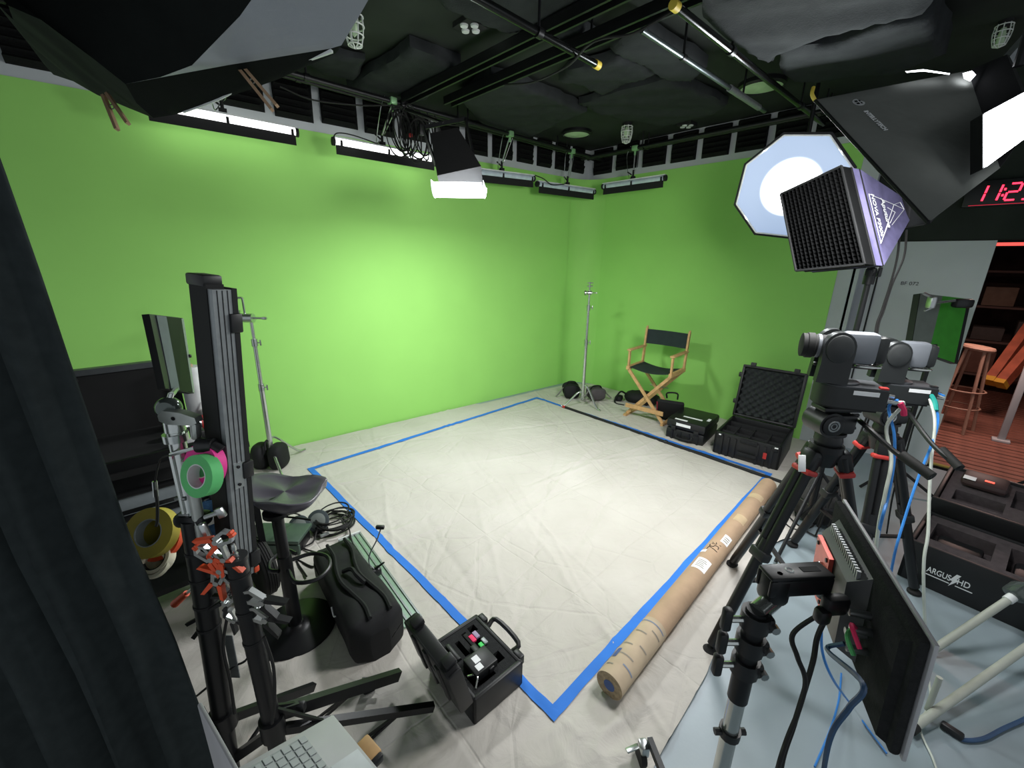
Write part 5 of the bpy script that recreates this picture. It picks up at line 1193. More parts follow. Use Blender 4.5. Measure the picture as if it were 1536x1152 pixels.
# ------------------------------------------------------------------ screen showing green by the doorway, and things beyond
D3 = 3.25
sc = [PD(1381, 440, D3), PD(1458, 449, D3 + .12), PD(1437, 546, D3 + .12), PD(1367, 522, D3)]
t = thing('preview_screen', 'flat screen showing a green picture on a stand by the doorway', 'screen', V(sc[3].x, sc[3].y, 0))
nn = (sc[1] - sc[0]).cross(sc[3] - sc[0]).normalized()
if nn.dot(CAM - sc[0]) < 0: nn = -nn
bb = MB(); bb.hexa([p - nn * .004 for p in sc], [p - nn * .05 for p in sc]); bb.build('housing', 'black', t)
bb = MB(); bb.add([sc[0].lerp(sc[1], .42), sc[1].lerp(sc[0], .08), sc[2].lerp(sc[3], .08), sc[3].lerp(sc[2], .36)], [(0, 1, 2, 3)]); bb.build('green_image', mat('screen green', '#2f7a26', .4, emit=.10, ecol=lin('#3a8a2a')), t, fix=False, smooth=0)
bb = MB(); bb.add([sc[0], sc[0].lerp(sc[1], .42), sc[3].lerp(sc[2], .36), sc[3]], [(0, 1, 2, 3)]); bb.build('grey_image', mat('screen grey', '#5d6660', .4, emit=.05, ecol=lin('#6a736c')), t, fix=False, smooth=0)
mid = (sc[2] + sc[3]) / 2 - nn * .03; MB().cyl(mid + V(0, 0, .1), V(mid.x, mid.y, .05), .02, n=10).build('pole', 'blackmetal', t)
for k in range(3): MB().cyl(V(mid.x, mid.y, .2), V(mid.x + .3 * math.cos(k * 2.1 + .4), mid.y + .3 * math.sin(k * 2.1 + .4), .015), .012, n=8).build('leg', 'blackmetal', t)
t = thing('grip_arm', 'small chrome grip arm clamped across the top of the green screen', 'grip arm', PD(1396, 455, D3 - .05))
bb = MB(); bb.cyl(PD(1400, 455, D3 - .06), PD(1440, 450, D3 - .03), .010, n=8); bb.build('arm', 'chrome', t)
bb = MB(); bb.rbox((0, 0, 0), (.05, .05, .09), .012, frame(PD(1397, 454, D3 - .06), x=RTH, z=ZUP)); bb.cyl(PD(1385, 440, D3 - .04), PD(1397, 446, D3 - .06), .012, n=8); bb.cyl(PD(1387, 466, D3 - .06), PD(1397, 462, D3 - .06), .008, n=8); bb.build('clamp', 'steel', t); MB().rbox((0, 0, 0), (.14, .06, .07), .02, frame(PD(1444, 455, D3 - .03), x=RTH, z=ZUP)).build('grip_head', 'blackmetal', t)
def ston(u, v, x): p = WX(u, v, x); return p
t = thing('wooden_stool', 'pale wooden stool with slim legs in the dim store room', 'stool', V(7.0, -.2, .01))
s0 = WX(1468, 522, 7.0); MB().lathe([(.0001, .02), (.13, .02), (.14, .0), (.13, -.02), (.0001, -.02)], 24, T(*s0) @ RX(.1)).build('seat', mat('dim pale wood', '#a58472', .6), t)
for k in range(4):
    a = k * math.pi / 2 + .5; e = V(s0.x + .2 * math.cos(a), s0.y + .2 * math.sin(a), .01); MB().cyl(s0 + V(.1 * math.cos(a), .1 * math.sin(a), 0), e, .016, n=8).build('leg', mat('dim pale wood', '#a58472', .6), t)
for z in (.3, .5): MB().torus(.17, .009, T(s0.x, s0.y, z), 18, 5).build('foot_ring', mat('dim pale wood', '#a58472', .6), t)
for i, (u0, v0, u1, v1, x0, x1, lab) in enumerate(((1484, 574, 1560, 470, 7.8, 8.4, 'leaning red-brown timber with a yellow end beside the white post'), (1500, 578, 1575, 490, 7.7, 8.2, 'shorter leaning red-brown timber with a yellow end'))):
    a = WX(u0, v0, x0); a.z = max(a.z, .03); c = WX(u1, v1, x1); t = thing('timber', lab, 'timber', a, 'timbers leaning in the store room'); d = (c - a)
    MB().bar(a + d * .04, a + d * 1.9, .14, .09).build('board', 'lumber', t); MB().bar(a, a + d * .06, .142, .092).build('painted_end', 'lumberend', t)
p = WX(1524, 600, 6.9); t = MB(); t.rbox((p.x, p.y, .55), (.05, .06, 1.1), .01); t.rbox((p.x, p.y, .02), (.12, .14, .03), .01); tag(t.build('white_post', 'greypaint', None, loc=(p.x, p.y, .01)), 'short pale post standing on the store room boards', 'post')
t = thing('metal_shelf', 'dark metal shelving rack at the back of the store room', 'shelf', V(9.6, -.3, 0))
for x in (9.3, 9.7):
    for y in (.2, -1.1): MB().box((x, y, 1.1), (.04, .04, 2.2)).build('upright', 'blackmetal', t)
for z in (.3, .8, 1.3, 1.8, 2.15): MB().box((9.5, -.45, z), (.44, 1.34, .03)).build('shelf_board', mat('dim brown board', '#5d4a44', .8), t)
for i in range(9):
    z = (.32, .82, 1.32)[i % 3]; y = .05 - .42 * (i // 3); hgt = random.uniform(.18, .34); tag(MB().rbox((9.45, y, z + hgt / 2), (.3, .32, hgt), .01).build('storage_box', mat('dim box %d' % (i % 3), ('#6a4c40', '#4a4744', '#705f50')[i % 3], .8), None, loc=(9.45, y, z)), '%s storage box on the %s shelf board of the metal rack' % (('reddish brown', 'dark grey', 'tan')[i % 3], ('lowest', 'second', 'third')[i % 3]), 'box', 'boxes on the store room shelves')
# red glow in the store room: a strip lamp above the doorway
t = thing('strip_lamp', 'red glowing strip lamp inside the store room', 'lamp', V(6.2, -.5, 2.6))
p = WX(1530, 366, 6.6); MB().box((6.6, p.y - .1, p.z), (.05, .9, .03)).build('red_tube', mat('red strip', '#ff6050', .5, emit=1.1, ecol=(1, .12, .1)), t); MB().box((6.6, p.y - .1, p.z + .03), (.08, .95, .03)).build('housing', 'blackmat', t); MB().cyl((6.6, p.y - .1, p.z + .03), (6.6, p.y - .1, 2.8), .008).build('rod', 'blackmat', t)
area('strip_glow', frame(V(6.6, p.y - .1, p.z - .03), x=(0, 1, 0), z=ZUP), .9, .1, LIGHT['redroom'] * 9, (1, .66, .58), 180, t)
# ------------------------------------------------------------------ black velour curtain at the left
DC = 1.0
edge = [(-60, 60), (-30, 170), (0, 250), (60, 420), (100, 540), (190, 800), (260, 960), (330, 1152)]
ez = []; eu = []
for u, v in edge:
    p = PV(u, v, DC); ez.append(p.z); eu.append((p - CAM).dot(RTH))
ez, eu = np.array(ez[::-1]), np.array(eu[::-1])
P = []
NU, NV = 90, 60
for i in range(NU + 1):
    s = i / NU; row = []
    for j in range(NV + 1):
        z = .012 + (CEIL - .05) * j / NV
        u0 = float(np.interp(z, ez, eu)) if z >= ez[0] else eu[0]
        if z > ez[-1]: u0 = eu[-1] - .02 * (z - ez[-1])
        flare = 1 + .25 * max(0, 1 - z / 1.6)
        u = u0 - s * 1.25 * flare
        ph = s * 9.5 * 2 * math.pi / 1.25 * 1.7 + .35 * math.sin(z * 1.3 + s * 5)
        am = .032 * (1 + .4 * max(0, 1 - z)) * min(1, s * 14)
        dd = DC + am * math.sin(ph) + .018 * math.sin(ph * 2.3 + z) * min(1, s * 10) - s * .55
        row.append(V(0, 0, z) + RTH * u + FWH * dd)
    P.append(row)
o = MB().grid(P, FWH * .008).build('curtain', 'velvet', None, loc=tuple(V(0, 0, 0) + RTH * -1.2 + FWH * 1.0), smooth=180)
tag(o, 'heavy black velour curtain hanging at the side of the set', 'curtain')
# ------------------------------------------------------------------ bar stool
sb = G(445, 945); sb = V(sb.x, sb.y, on(sb.x, sb.y))
t = thing('bar_stool', 'black pedestal bar stool with a dark moulded seat', 'stool', sb)
MB().lathe([(.195, 0), (.195, .006), (.185, .010), (.08, .016), (.045, .03), (.038, .04)], 40, T(*sb)).build('base_disc', 'blackmetal', t)
MB().cyl(sb + V(0, 0, .04), sb + V(0, 0, .45), .033, n=20).build('outer_column', 'blackmetal', t); MB().cyl(sb + V(0, 0, .44), sb + V(0, 0, .76), .027, n=20).build('gas_lift', 'blackmetal', t)
SZ = .79
out = [(374, 722), (380, 714), (409, 709), (450, 713), (489, 718), (484, 728), (477, 738), (461, 752), (432, 760), (405, 758), (378, 750), (371, 735)]
ov = [G(u, v, SZ) for u, v in out]; sc_ = sum(ov, V(0, 0, 0)) / len(ov)
ov = catmull(ov + [ov[0]], 4)[:-1]
rings = []
for k, (s, dz) in enumerate(((.0, -.018), (.3, -.020), (.6, -.016), (.85, -.004), (.97, .003), (1.0, 0), (1.0, -.006), (.97, -.03), (.86, -.055), (.6, -.075), (.25, -.085), (.0, -.085))):
    rings.append([V(sc_.x + (p.x - sc_.x) * s, sc_.y + (p.y - sc_.y) * s, SZ + dz + (.012 * math.cos(3 * math.atan2(p.y - sc_.y, p.x - sc_.x)) if 0 < s and k < 7 else 0)) for p in ov])
bb = MB(); n = len(ov); vs = [p for r in rings for p in r]; fs = [(k * n + i, k * n + (i + 1) % n, (k + 1) * n + (i + 1) % n, (k + 1) * n + i) for k in range(len(rings) - 1) for i in range(n)]
bb.add(vs, fs); bb.build('seat', 'stool', t, smooth=60)
MB().cyl(V(sb.x, sb.y, .70), V(sb.x, sb.y, SZ - .07), .06, n=20).build('seat_plate', 'blackmetal', t)
fz = .38; MB().path([sb + V(0, 0, fz)] + [sb + V(0, 0, fz) + RTH * x + FWH * y for x, y in ((.03, -.03), (.10, -.10), (.19, -.08), (.215, 0), (.17, .08), (.08, .10), (.0, .05))], .010, 8, 6).build('footrest', 'blackmetal', t)
MB().path([sb + V(0, 0, fz) + RTH * x + FWH * y for x, y in ((-.02, -.03), (-.07, -.02), (-.10, .05), (-.06, .12), (.0, .10))], .010, 8, 6).build('footrest', 'blackmetal', t)
MB().path([V(sb.x, sb.y, .69), V(sb.x, sb.y, .69) + RTH * .1 + V(0, 0, -.01), V(sb.x, sb.y, .67) + RTH * .16], .005, 6, 4).build('lift_lever', 'blackmetal', t)
# ------------------------------------------------------------------ long black tripod bag
fa, na = G(498, 835, .10), G(572, 965, .10); fa.z = na.z = 0
d = (na - fa); L = d.length; F = frame(fa + V(0, 0, .012), x=d, z=ZUP)
t = thing('tripod_bag', 'long padded black tripod bag lying beside the stool', 'bag', fa)
P = []; ring = 22
for i in range(25):
    s = i / 24; x = s * L; e = min(1, (min(s, 1 - s) * 9) ** .5 + .35) if min(s, 1 - s) < .08 else 1
    wv = (.115 + .02 * s) * e; hv = (.10 + .02 * s) * (e * .5 + .5)
    row = []
    for k in range(ring + 1):
        a = 2 * math.pi * k / ring; cx, cz = math.cos(a), math.sin(a)
        f = lambda q: math.copysign(abs(q) ** .42, q)
        row.append(F @ V(x, f(cx) * wv + .008 * ns(x * 6, a, 1), max(.001, hv + f(cz) * hv + (.012 * ns(x * 9, a * 2, 3) if cz > -.5 else 0))))
    P.append(row)
bb = MB(); bb.grid(P); bb.add(P[0][:-1], [tuple(range(ring))]); bb.add(P[-1][:-1], [tuple(range(ring - 1, -1, -1))]); bb.build('body', 'nylon', t, smooth=70)
for yy in (-.045, .055): MB().path([F @ V(L * s, yy + .02 * math.sin(s * 9), .222 + .02 * s) for s in (.08, .25, .4, .55, .7, .85, .97)], .010, 6, 4).build('strap', 'nylon', t)
MB().path([F @ V(L * .45, -.03, .23), F @ V(L * .5, .005, .255), F @ V(L * .58, .01, .258), F @ V(L * .66, .03, .24)], .012, 6, 5).build('carry_handle', 'nylon', t)
MB().path([F @ V(L * s, -.118, .14) for s in (.1, .4, .7, .95)], .004, 5, 4).build('zip', 'blackmat', t)
MB().path([F @ V(L * .62, .137 * (1 if (F.to_3x3() @ V(0, 1, 0)).dot(RTH) < 0 else -1), .16), F @ V(L * .66, .139 * (1 if (F.to_3x3() @ V(0, 1, 0)).dot(RTH) < 0 else -1), .13), F @ V(L * .70, .138 * (1 if (F.to_3x3() @ V(0, 1, 0)).dot(RTH) < 0 else -1), .15)], .004, 5, 4).build('swoosh_mark', 'label', t)
# ------------------------------------------------------------------ aluminium track flat beside it
r0, r1 = G(524, 804, .03), G(614, 936, .03); r0.z = r1.z = 0
d = r1 - r0; L = d.length; F = frame(r0 + V(0, 0, .006), x=d, z=ZUP)
t = thing('aluminium_track', 'flat grooved aluminium track lying beside the tripod bag', 'track', r0)
MB().box((L / 2, 0, .012), (L, .15, .02), F).build('bed', mat('greenish anodised aluminium', '#8aa392', .4, .3), t)
for y in (-.07, -.035, 0, .035, .07): MB().box((L / 2, y, .025), (L, .010, .008), F).build('groove_rail', 'alu', t)
MB().box((.004, 0, .02), (.012, .15, .03), F).build('end_plate', 'white', t)
# clamp with thin gooseneck standing on the track
c = G(563, 862, .04); t = thing('gooseneck_clamp', 'small black clamp with a thin bent rod on the aluminium track', 'clamp', c)
bb = MB(); bb.rbox((0, 0, .02), (.07, .05, .05), .012, T(*c)); bb.cyl(c + V(0, 0, .04), c + RTH * .06 + V(0, 0, .09), .008, .005, n=8); bb.rbox((-.03, .01, .03), (.04, .04, .03), .01, T(*c)); bb.build('clamp_body', 'black', t)
MB().path([c + V(0, 0, .04), c - RTH * .03 + V(0, 0, .08), c - RTH * .02 + V(0, 0, .15), c + RTH * .03 + V(0, 0, .25), c + RTH * .06 + V(0, 0, .33)], .004, 6, 4).build('rod', 'alu', t)
bb = MB(); bb.rbox((0, 0, 0), (.05, .022, .022), .006, frame(c + RTH * .055 + V(0, 0, .335), x=RTH, z=ZUP)); bb.build('rod_tip', 'black', t)
cable('clamp_cable', [c - RTH * .01 + V(0, 0, .03), c - RTH * .09 + V(0, 0, .0) + FWH * .05, G(528, 812, .05), G(522, 790, .03), G(505, 770, .02), G(480, 775, .015)], .005, 'rubber', 'black cable running from the coil to the small clamp')
# ------------------------------------------------------------------ floor lamps and coiled cable behind the stool
for k, (u, v, lab) in enumerate(((452, 806, 'round glass floor lamp beside the stool column'), (480, 797, 'round glass floor lamp touching the coiled cable'))):
    p = G(u, v); t = thing('work_lamp', lab, 'lamp', p, 'round floor lamps'); F = frame(p + V(0, 0, .085), z=(-FWH * .8 + V(0, 0, .55)), x=RTH)
    MB().lathe([(.0001, -.05), (.05, -.05), (.072, -.01), (.078, .012), (.070, .016)], 28, F).build('housing', mat('blue grey lamp housing', '#4c5558', .4), t)
    MB().lathe([(.0001, .022), (.05, .018), (.069, .010)], 28, F).build('glass', mat('smoky lamp glass', '#8b938f', .12), t)
    MB().rbox((p.x, p.y, .02), (.10, .08, .036), .01).build('foot', 'black', t)
cc = G(500, 787, .02); t = thing('cable_coil', 'loosely coiled black cable on the canvas behind the stool', 'cable')
for i in range(8):
    M_ = T(cc.x + random.uniform(-.03, .03), cc.y + random.uniform(-.03, .03), .012 + .011 * i + on(cc.x, cc.y)) @ RZ(i) @ RX(random.uniform(-.05, .05)) @ Matrix.Diagonal((1.25, .95, 1, 1))
    MB().torus(.105 + .014 * random.random(), .0055, M_, 30, 6).build('cable_turn', 'rubber', t)
MB().path([cc + V(-.1, 0, .05), G(470, 812, .03), G(455, 822, .02), G(480, 832, .03), G(470, 850, .02), G(445, 840, .02), G(460, 865, .02)], .0055, 6, 6).build('loose_end', 'rubber', t)
MB().path([cc + V(-.1, .05, .05), G(460, 778, .10), G(440, 770, .2), G(412, 782, .25), G(398, 766, .3)], .005, 6, 6).build('loose_end', 'rubber', t)
MB().rbox(tuple(G(470, 773, .07)), (.05, .02, .02), .005).build('plug', mat('blue black plug', '#33395a', .5), t); MB().rbox(tuple(G(487, 802, .05)), (.06, .02, .02), .006).build('plug', 'alu', t)
# low green-grey dolly platform behind the stool
p0, p1 = G(398, 826, .10), G(420, 818, .10)
t = thing('low_platform', 'low green-grey metal platform behind the stool', 'platform', G(412, 840))
F = frame(G(414, 832), x=RTH, z=ZUP); MB().rbox((0, .08, .105), (.34, .2, .025), .006, F).build('deck', mat('green grey metal', '#4d5f55', .5, .3), t); MB().rbox((0, -.01, .05), (.34, .02, .07), .006, F).build('skirt', mat('green grey metal', '#4d5f55', .5, .3), t)
for sx in (-.14, .14): MB().rbox((sx, .08, .045), (.03, .16, .09), .006, F).build('foot', 'blackmetal', t)
# ------------------------------------------------------------------ open case with foam and batteries (front)
RZ_ = .15
q = [G(704, 1062, RZ_), G(786, 988, RZ_), G(714, 922, RZ_), G(650, 960, RZ_)]
ctr = sum(q, V(0, 0, 0)) / 4
xv = ((q[1] - q[0]) + (q[2] - q[3])) / 2; yv = ((q[3] - q[0]) + (q[2] - q[1])) / 2
w_, d_ = xv.length, yv.length
F = frame(V(ctr.x, ctr.y, .01), x=xv, z=ZUP); 
t = thing('battery_case', 'open black hard case with cut foam holding batteries and cards', 'case', V(ctr.x, ctr.y, .01))
h_ = RZ_ - .01
bb = MB(); bb.rbox((0, -d_ / 2 + .012, h_ / 2), (w_, .024, h_), .01, F); bb.rbox((0, d_ / 2 - .012, h_ / 2), (w_, .024, h_), .01, F); bb.rbox((-w_ / 2 + .012, 0, h_ / 2), (.024, d_, h_), .01, F); bb.rbox((w_ / 2 - .012, 0, h_ / 2), (.024, d_, h_), .01, F); bb.box((0, 0, .008), (w_ - .02, d_ - .02, .016), F); bb.build('body', 'black', t)
FT = F @ T(-w_ / 2 + .02, -d_ / 2 + .02, 0); fw, fd_ = w_ - .04, d_ - .04
foamtray('foam_insert', FT, fw, fd_, .07, h_ - .006, [(.02, .13, .02, .11), (.15, fw - .12, .03, .06), (.03, .055, fd_ * .55, fd_ - .05), (.075, .10, fd_ * .55, fd_ - .05), (.125, .15, fd_ * .5, fd_ - .03), (fw - .10, fw - .05, fd_ * .5, fd_ * .8), (fw - .09, fw - .03, .05, .10), (fw - .07, fw - .03, fd_ - .06, fd_ - .02)], t, 'foamgrey')
def put(nm, c, s, m, r=.006): return MB().rbox(c, s, r, FT).build(nm, m, t)
o = put('charger', (.10, fd_ * .30, h_ + .005), (.12, .10, .05), 'black'); 
for (x, y, a, b_) in ((.075, fd_ * .22, .03, .03), (.085, fd_ * .34, .03, .035)): MB().box((x, y, h_ + .0312), (a, b_, .0012), FT).build('white_label', 'label', o)
put('battery', (fw * .52, fd_ * .36, h_ - .0), (.03, .15, .03), 'black'); put('battery', (.042, fd_ * .72, h_ - .01), (.022, .10, .03), 'black'); put('battery', (.138, fd_ * .68, h_ - .01), (.022, .12, .02), 'blackmat')
put('pink_card', (fw - .085, fd_ * .72, h_ - .002), (.022, .04, .012), 'hotpink', .002); put('purple_card', (fw - .06, fd_ * .74, h_ - .002), (.022, .04, .012), mat('lilac card', '#9a8aa8', .5), .002)
put('green_card', (fw - .075, fd_ * .53, h_ - .002), (.02, .035, .012), mat('bright green card', '#35c957', .5), .002); put('grey_card', (fw - .05, fd_ * .57, h_ - .002), (.02, .035, .012), 'alu', .002)
MB().path([FT @ V(.02, .02, h_), FT @ V(.05, .05, h_ + .02), FT @ V(.02, .08, h_ + .01)], .004, 6, 4).build('silver_connector', 'chrome', t)
# handle and latches on the right-hand (front) side, lid hinged at the left
for y in (-d_ * .38, d_ * .38): MB().rbox((w_ / 2 + .008, y, h_ * .85), (.03, .05, .05), .006, F).build('latch', 'black', t)
MB().path([F @ V(w_ / 2, -.09, h_ * .8), F @ V(w_ / 2 + .05, -.085, h_ * .95), F @ V(w_ / 2 + .055, .085, h_ * .95), F @ V(w_ / 2, .09, h_ * .8)], .012, 8, 4).build('handle', 'black', t)
LF = F @ T(-w_ / 2, 0, h_) @ RY(math.radians(-14)); lh = .235
bb = MB(); bb.rbox((-.055, 0, lh / 2), (.014, d_, lh), .006, LF)
for s in (-1, 1): bb.rbox((-.03, s * (d_ / 2 - .008), lh / 2), (.06, .018, lh), .006, LF)
for z in (.01, lh - .01): bb.rbox((-.03, 0, z), (.06, d_, .02), .006, LF)
bb.build('lid', 'black', t)
for s in (-.1, .0, .1): MB().rbox((-.064, s * d_ * 2.6, lh * .5), (.012, .03, lh * .9), .004, LF).build('lid_rib', 'black', t)
for y in (-d_ * .35, d_ * .35): MB().rbox((-.02, y, lh + .006), (.05, .05, .025), .006, LF).build('latch', 'black', t)
MB().box((-.0635, -.02, lh * .45), (.003, .14, .07), LF).build('faded_decal', mat('faded grey decal', '#4a4a4c', .6), t)
# ------------------------------------------------------------------ tall black panel with aluminium edge, clamped upright to the stands
DP = 1.17
aT, aB = PV(330, 434, DP), PV(368, 864, DP - .02)        # aluminium face centre line
ax = (aB - aT); pdir = (FWH * math.cos(1.15) - RTH * math.sin(1.15))
zv = (-ax).normalized(); yv = (pdir - zv * pdir.dot(zv)).normalized(); xv = yv.cross(zv)
if xv.dot(RTH) < 0: xv = -xv
F = Matrix((xv, yv, zv)).transposed().to_4x4(); F.translation = aB
L = ax.length; PF = F
t = thing('aluminium_edged_panel', 'tall black panel with a grooved aluminium edge clamped upright beside the cart', 'panel', aB)
MB().box((-.005, .050, L / 2 + .006), (.048, .075, L + .012), F).build('black_board', 'blackmat', t)
MB().rbox((-.005, .058, L + .020), (.054, .078, .032), .006, F).build('top_cap', 'black', t)
MB().box((.0, .002, L / 2), (.052, .02, L), F).build('aluminium_channel', 'alu', t)
for x in (-.014, 0.0, .014): MB().box((x, -.0085, L / 2), (.0018, .0015, L * .995), F).build('groove', 'foamgrey', t)
MB().box((.033, .02, L / 2), (.014, .06, L + .006), F).build('black_edge', 'blackmat', t)
for z in (L * .06, L * .41, L * .90): MB().rbox((.030, -.006, z), (.034, .022, .055), .004, F).build('corner_latch', 'black', t)
MB().box((.0, -.010, L * .40), (.028, .004, .085), F).build('hinge_plate', 'steel', t)
for z in (-.03, .03): MB().cyl(F @ V(0, -.012, L * .40 + z), F @ V(0, -.015, L * .40 + z), .005, n=10).build('screw', 'blackmetal', t)
MB().rbox((.034, -.004, .008), (.018, .018, .022), .004, F).build('orange_tip', 'orange', t)
# ------------------------------------------------------------------ equipment cart
CX0, CX1, CY0, CY1 = -.48, .36, 2.42, 2.98
t = thing('equipment_cart', 'black rolling equipment cart with a high back panel and large rubber wheels', 'cart', V(-.05, 2.7, 0))
for x in (CX0, CX1):
    for y in (CY0, CY1): MB().box((x, y, .60), (.03, .03, .80)).build('post', 'blackmetal', t)
for z, nm in ((.27, 'lower_deck'), (.60, 'middle_shelf'), (.93, 'top_tray')): MB().box(((CX0 + CX1) / 2, (CY0 + CY1) / 2, z), (CX1 - CX0 + .04, CY1 - CY0 + .04, .03)).build(nm, 'blackmat', t)
MB().box(((CX0 + CX1) / 2 - .12, CY1 + .01, 1.10), (CX1 - CX0 - .10, .025, .38)).build('back_panel', 'blackmat', t)
MB().box(((CX0 + CX1) / 2 - .12, CY1 + .005, 1.30), (CX1 - CX0 - .08, .05, .03)).build('top_rail', mat('grey rail', '#55595c', .4, .4), t)
MB().box(((CX0 + CX1) / 2, CY1, .60), (CX1 - CX0, .02, .64)).build('lower_back_panel', 'blackmat', t)
MB().box(((CX0 + CX1) / 2, CY0, .96), (CX1 - CX0, .02, .07)).build('tray_lip', 'blackmetal', t)
for z, nm in ((.72, 'front_bar'), (.84, 'front_bar')): MB().cyl((CX0, CY0 - .03, z), (CX1, CY0 - .03, z), .016, n=10).build(nm, 'blackmetal', t)
gs = mat('grey plastic sheet', '#8d969b', .5)
for z in (.80, .69): MB().rbox(((CX0 + CX1) / 2 + .02, CY0 - .015, z), (.54, .012, .085), .003).build('grey_drawer', gs, t)
for x, y in ((-.235, 2.34), (.335, 2.42), (-.40, 2.92), (.30, 2.95)):
    F = T(x, y, .165 + .008) @ RZ(.12) @ RY(math.pi / 2)
    wh = thing_part(t, 'wheel', lambda b: b.lathe([(.09, -.03), (.13, -.042), (.155, -.036), (.165, -.015), (.165, .015), (.155, .036), (.13, .042), (.09, .03)], 36, F), 'rubber')
    sub(wh, 'hub', lambda b: b.lathe([(.0001, -.035), (.03, -.035), (.035, -.02), (.092, -.02), (.092, .02), (.035, .02), (.03, .035), (.0001, .035)], 24, F), 'blackmetal')
    for zz in (-.018, -.006, .006, .018): sub(wh, 'tread_ring', lambda b: b.torus(.1655, .003, F @ T(0, 0, zz), 36, 4), 'blackmat')
    MB().box((x + (.06 if x < 0 else -.06), y, .21), (.03, .06, .12)).build('axle_bracket', 'blackmetal', t)
p = WY(108, 568, 2.98); MB().cyl(p - V(0, 0, .02), p + V(-.02, 0, .13), .022, .010, n=10).build('peg', 'blackmat', t)
# things on the cart tray
t = thing('canister', 'red and silver canister lying on the top tray of the cart', 'canister', V(.20, 2.75, .945))
F = T(.20, 2.75, .985) @ RZ(.3) @ RY(math.pi / 2); MB().lathe([(.0001, -.1), (.036, -.1), (.036, .06)], 20, F).build('silver_body', 'steel', t); MB().lathe([(.037, .02), (.037, .10), (.02, .115), (.0001, .115)], 20, F).build('red_cap', 'red', t)
t = thing('paper_roll', 'white paper roll standing on the cart behind the tall panel', 'paper roll', V(.24, 2.90, .945)); MB().lathe([(.02, 0), (.05, 0), (.05, .33), (.02, .33), (.02, 0)], 24, T(.24, 2.90, .945)).build('roll', 'white', t); MB().lathe([(.018, .0), (.018, .345)], 14, T(.24, 2.90, .945)).build('core', 'cardboard', t)
t = thing('battery_pack', 'black battery pack at the front corner of the cart tray', 'battery', V(.16, 2.56, .945)); MB().rbox((.16, 2.56, .98), (.12, .07, .07), .01).build('body', 'black', t); MB().rbox((.16, 2.56, 1.02), (.06, .05, .02), .008).build('terminal', 'foamgrey', t); MB().rbox((.16, 2.524, .98), (.05, .002, .03), .001).build('label', 'label', t)
t = thing('red_pouch', 'small red pouch beside the paper roll on the cart', 'pouch', V(.30, 2.80, .945)); MB().rbox((.31, 2.80, 1.0), (.10, .06, .11), .025).build('body', mat('dark red fabric', '#7a2a2c', .8), t); MB().path([(.27, 2.80, 1.05), (.31, 2.79, 1.10), (.35, 2.80, 1.05)], .006, 6, 5).build('loop', 'nylon', t)
t = thing('denim_pouch', 'crumpled navy denim pouch behind the orange clamps', 'pouch', V(.12, 2.36, .615))
pp = WY(322, 776, 2.36)
bm = bmesh.new(); bmesh.ops.create_uvsphere(bm, u_segments=22, v_segments=14, radius=1)
for v in bm.verts: v.co = V(math.copysign(abs(v.co.x) ** .7, v.co.x) * .10, v.co.y * .06, v.co.z * .10) + V(.02 * ns(v.co.x, v.co.y, v.co.z, 2), 0, .02 * ns(v.co.y, v.co.x, v.co.z, 2))
MB().bm(bm, T(*pp)).build('body', 'navy', t, smooth=80); MB().rbox((pp.x - .02, pp.y - .06, pp.z + .02), (.05, .008, .04), .003).build('metal_buckle', 'steel', t)
MB().path([pp + V(0, 0, .08), V(pp.x, 2.40, .84)], .006, 5, 0).build('hanging_strap', 'nylon', t)
# ------------------------------------------------------------------ combo stand with chrome grip head
sl = PV
hd = sl(253, 612, 1.16); top1 = sl(290, 778, 1.13); pB1 = sl(335, 1080, 1.075)
b0 = top1 + (pB1 - top1) * (top1.z / (top1.z - pB1.z))
t = thing('combo_stand', 'heavy stand with a chrome grip head and taped black riser', 'stand', b0)
MB().cyl(sl(263, 648, 1.155), sl(291, 786, 1.13), .0225, n=18).build('chrome_riser', 'chrome', t)
MB().cyl(sl(281, 690, 1.13), sl(303, 806, 1.115), .016, n=16).build('chrome_tube', mat('satin steel', '#b9bdb9', .35, .6), t)
MB().cyl(top1, b0 + V(0, 0, .02), .034, .030, n=20).build('black_riser', 'blackmetal', t)
for f in (.10, .19, .28, .36): c = top1.lerp(b0, f); MB().cyl(c, c + (b0 - top1).normalized() * .008, .0355, n=20).build('tape_ring', 'blackmat', t)
gm = mat('worn cast chrome', '#a8ada9', .3, .75, var=.2)
bb = MB(); bb.lathe([(.0001, -.020), (.024, -.020), (.032, -.012), (.034, 0), (.032, .012), (.024, .020), (.0001, .020)], 26, frame(hd, z=(-FWH + RTH * .25))); bb.build('grip_disc', mat('dark clear grip disc', '#5a625f', .18, .5), t)
LV = frame(hd + RTH * .035 + V(0, 0, -.022) - FWH * .02, x=RTH + V(0, 0, -.12), z=-FWH)
MB().prism([(-.045, .005), (-.03, .022), (.02, .022), (.062, .012), (.066, -.004), (.05, -.014), (-.02, -.020), (-.042, -.012)], -.014, .014, LV).build('grip_lever', gm, t)
MB().lathe([(.0001, .0005), (.006, .0005)], 12, LV @ T(.0, .002, .0145)).build('lever_hole', 'blackmat', t, fix=False)
MB().rbox((.052, -.035, 0), (.022, .055, .026), .008, LV).build('lever_tail', gm, t)
c = sl(260, 632, 1.16); bb = MB(); bb.cyl(c + V(0, 0, .03), c + V(0, 0, -.03), .024, .027, n=18); bb.build('head_socket', 'chrome', t)
c = sl(264, 655, 1.155); bb = MB(); bb.cyl(c - V(0, 0, .012), c + V(0, 0, .012), .033, n=20); bb.build('chrome_collar', 'chrome', t)
MB().cyl(hd + V(0, 0, .01), sl(257, 590, 1.17), .008, n=10).build('monitor_spigot', 'chrome', t)
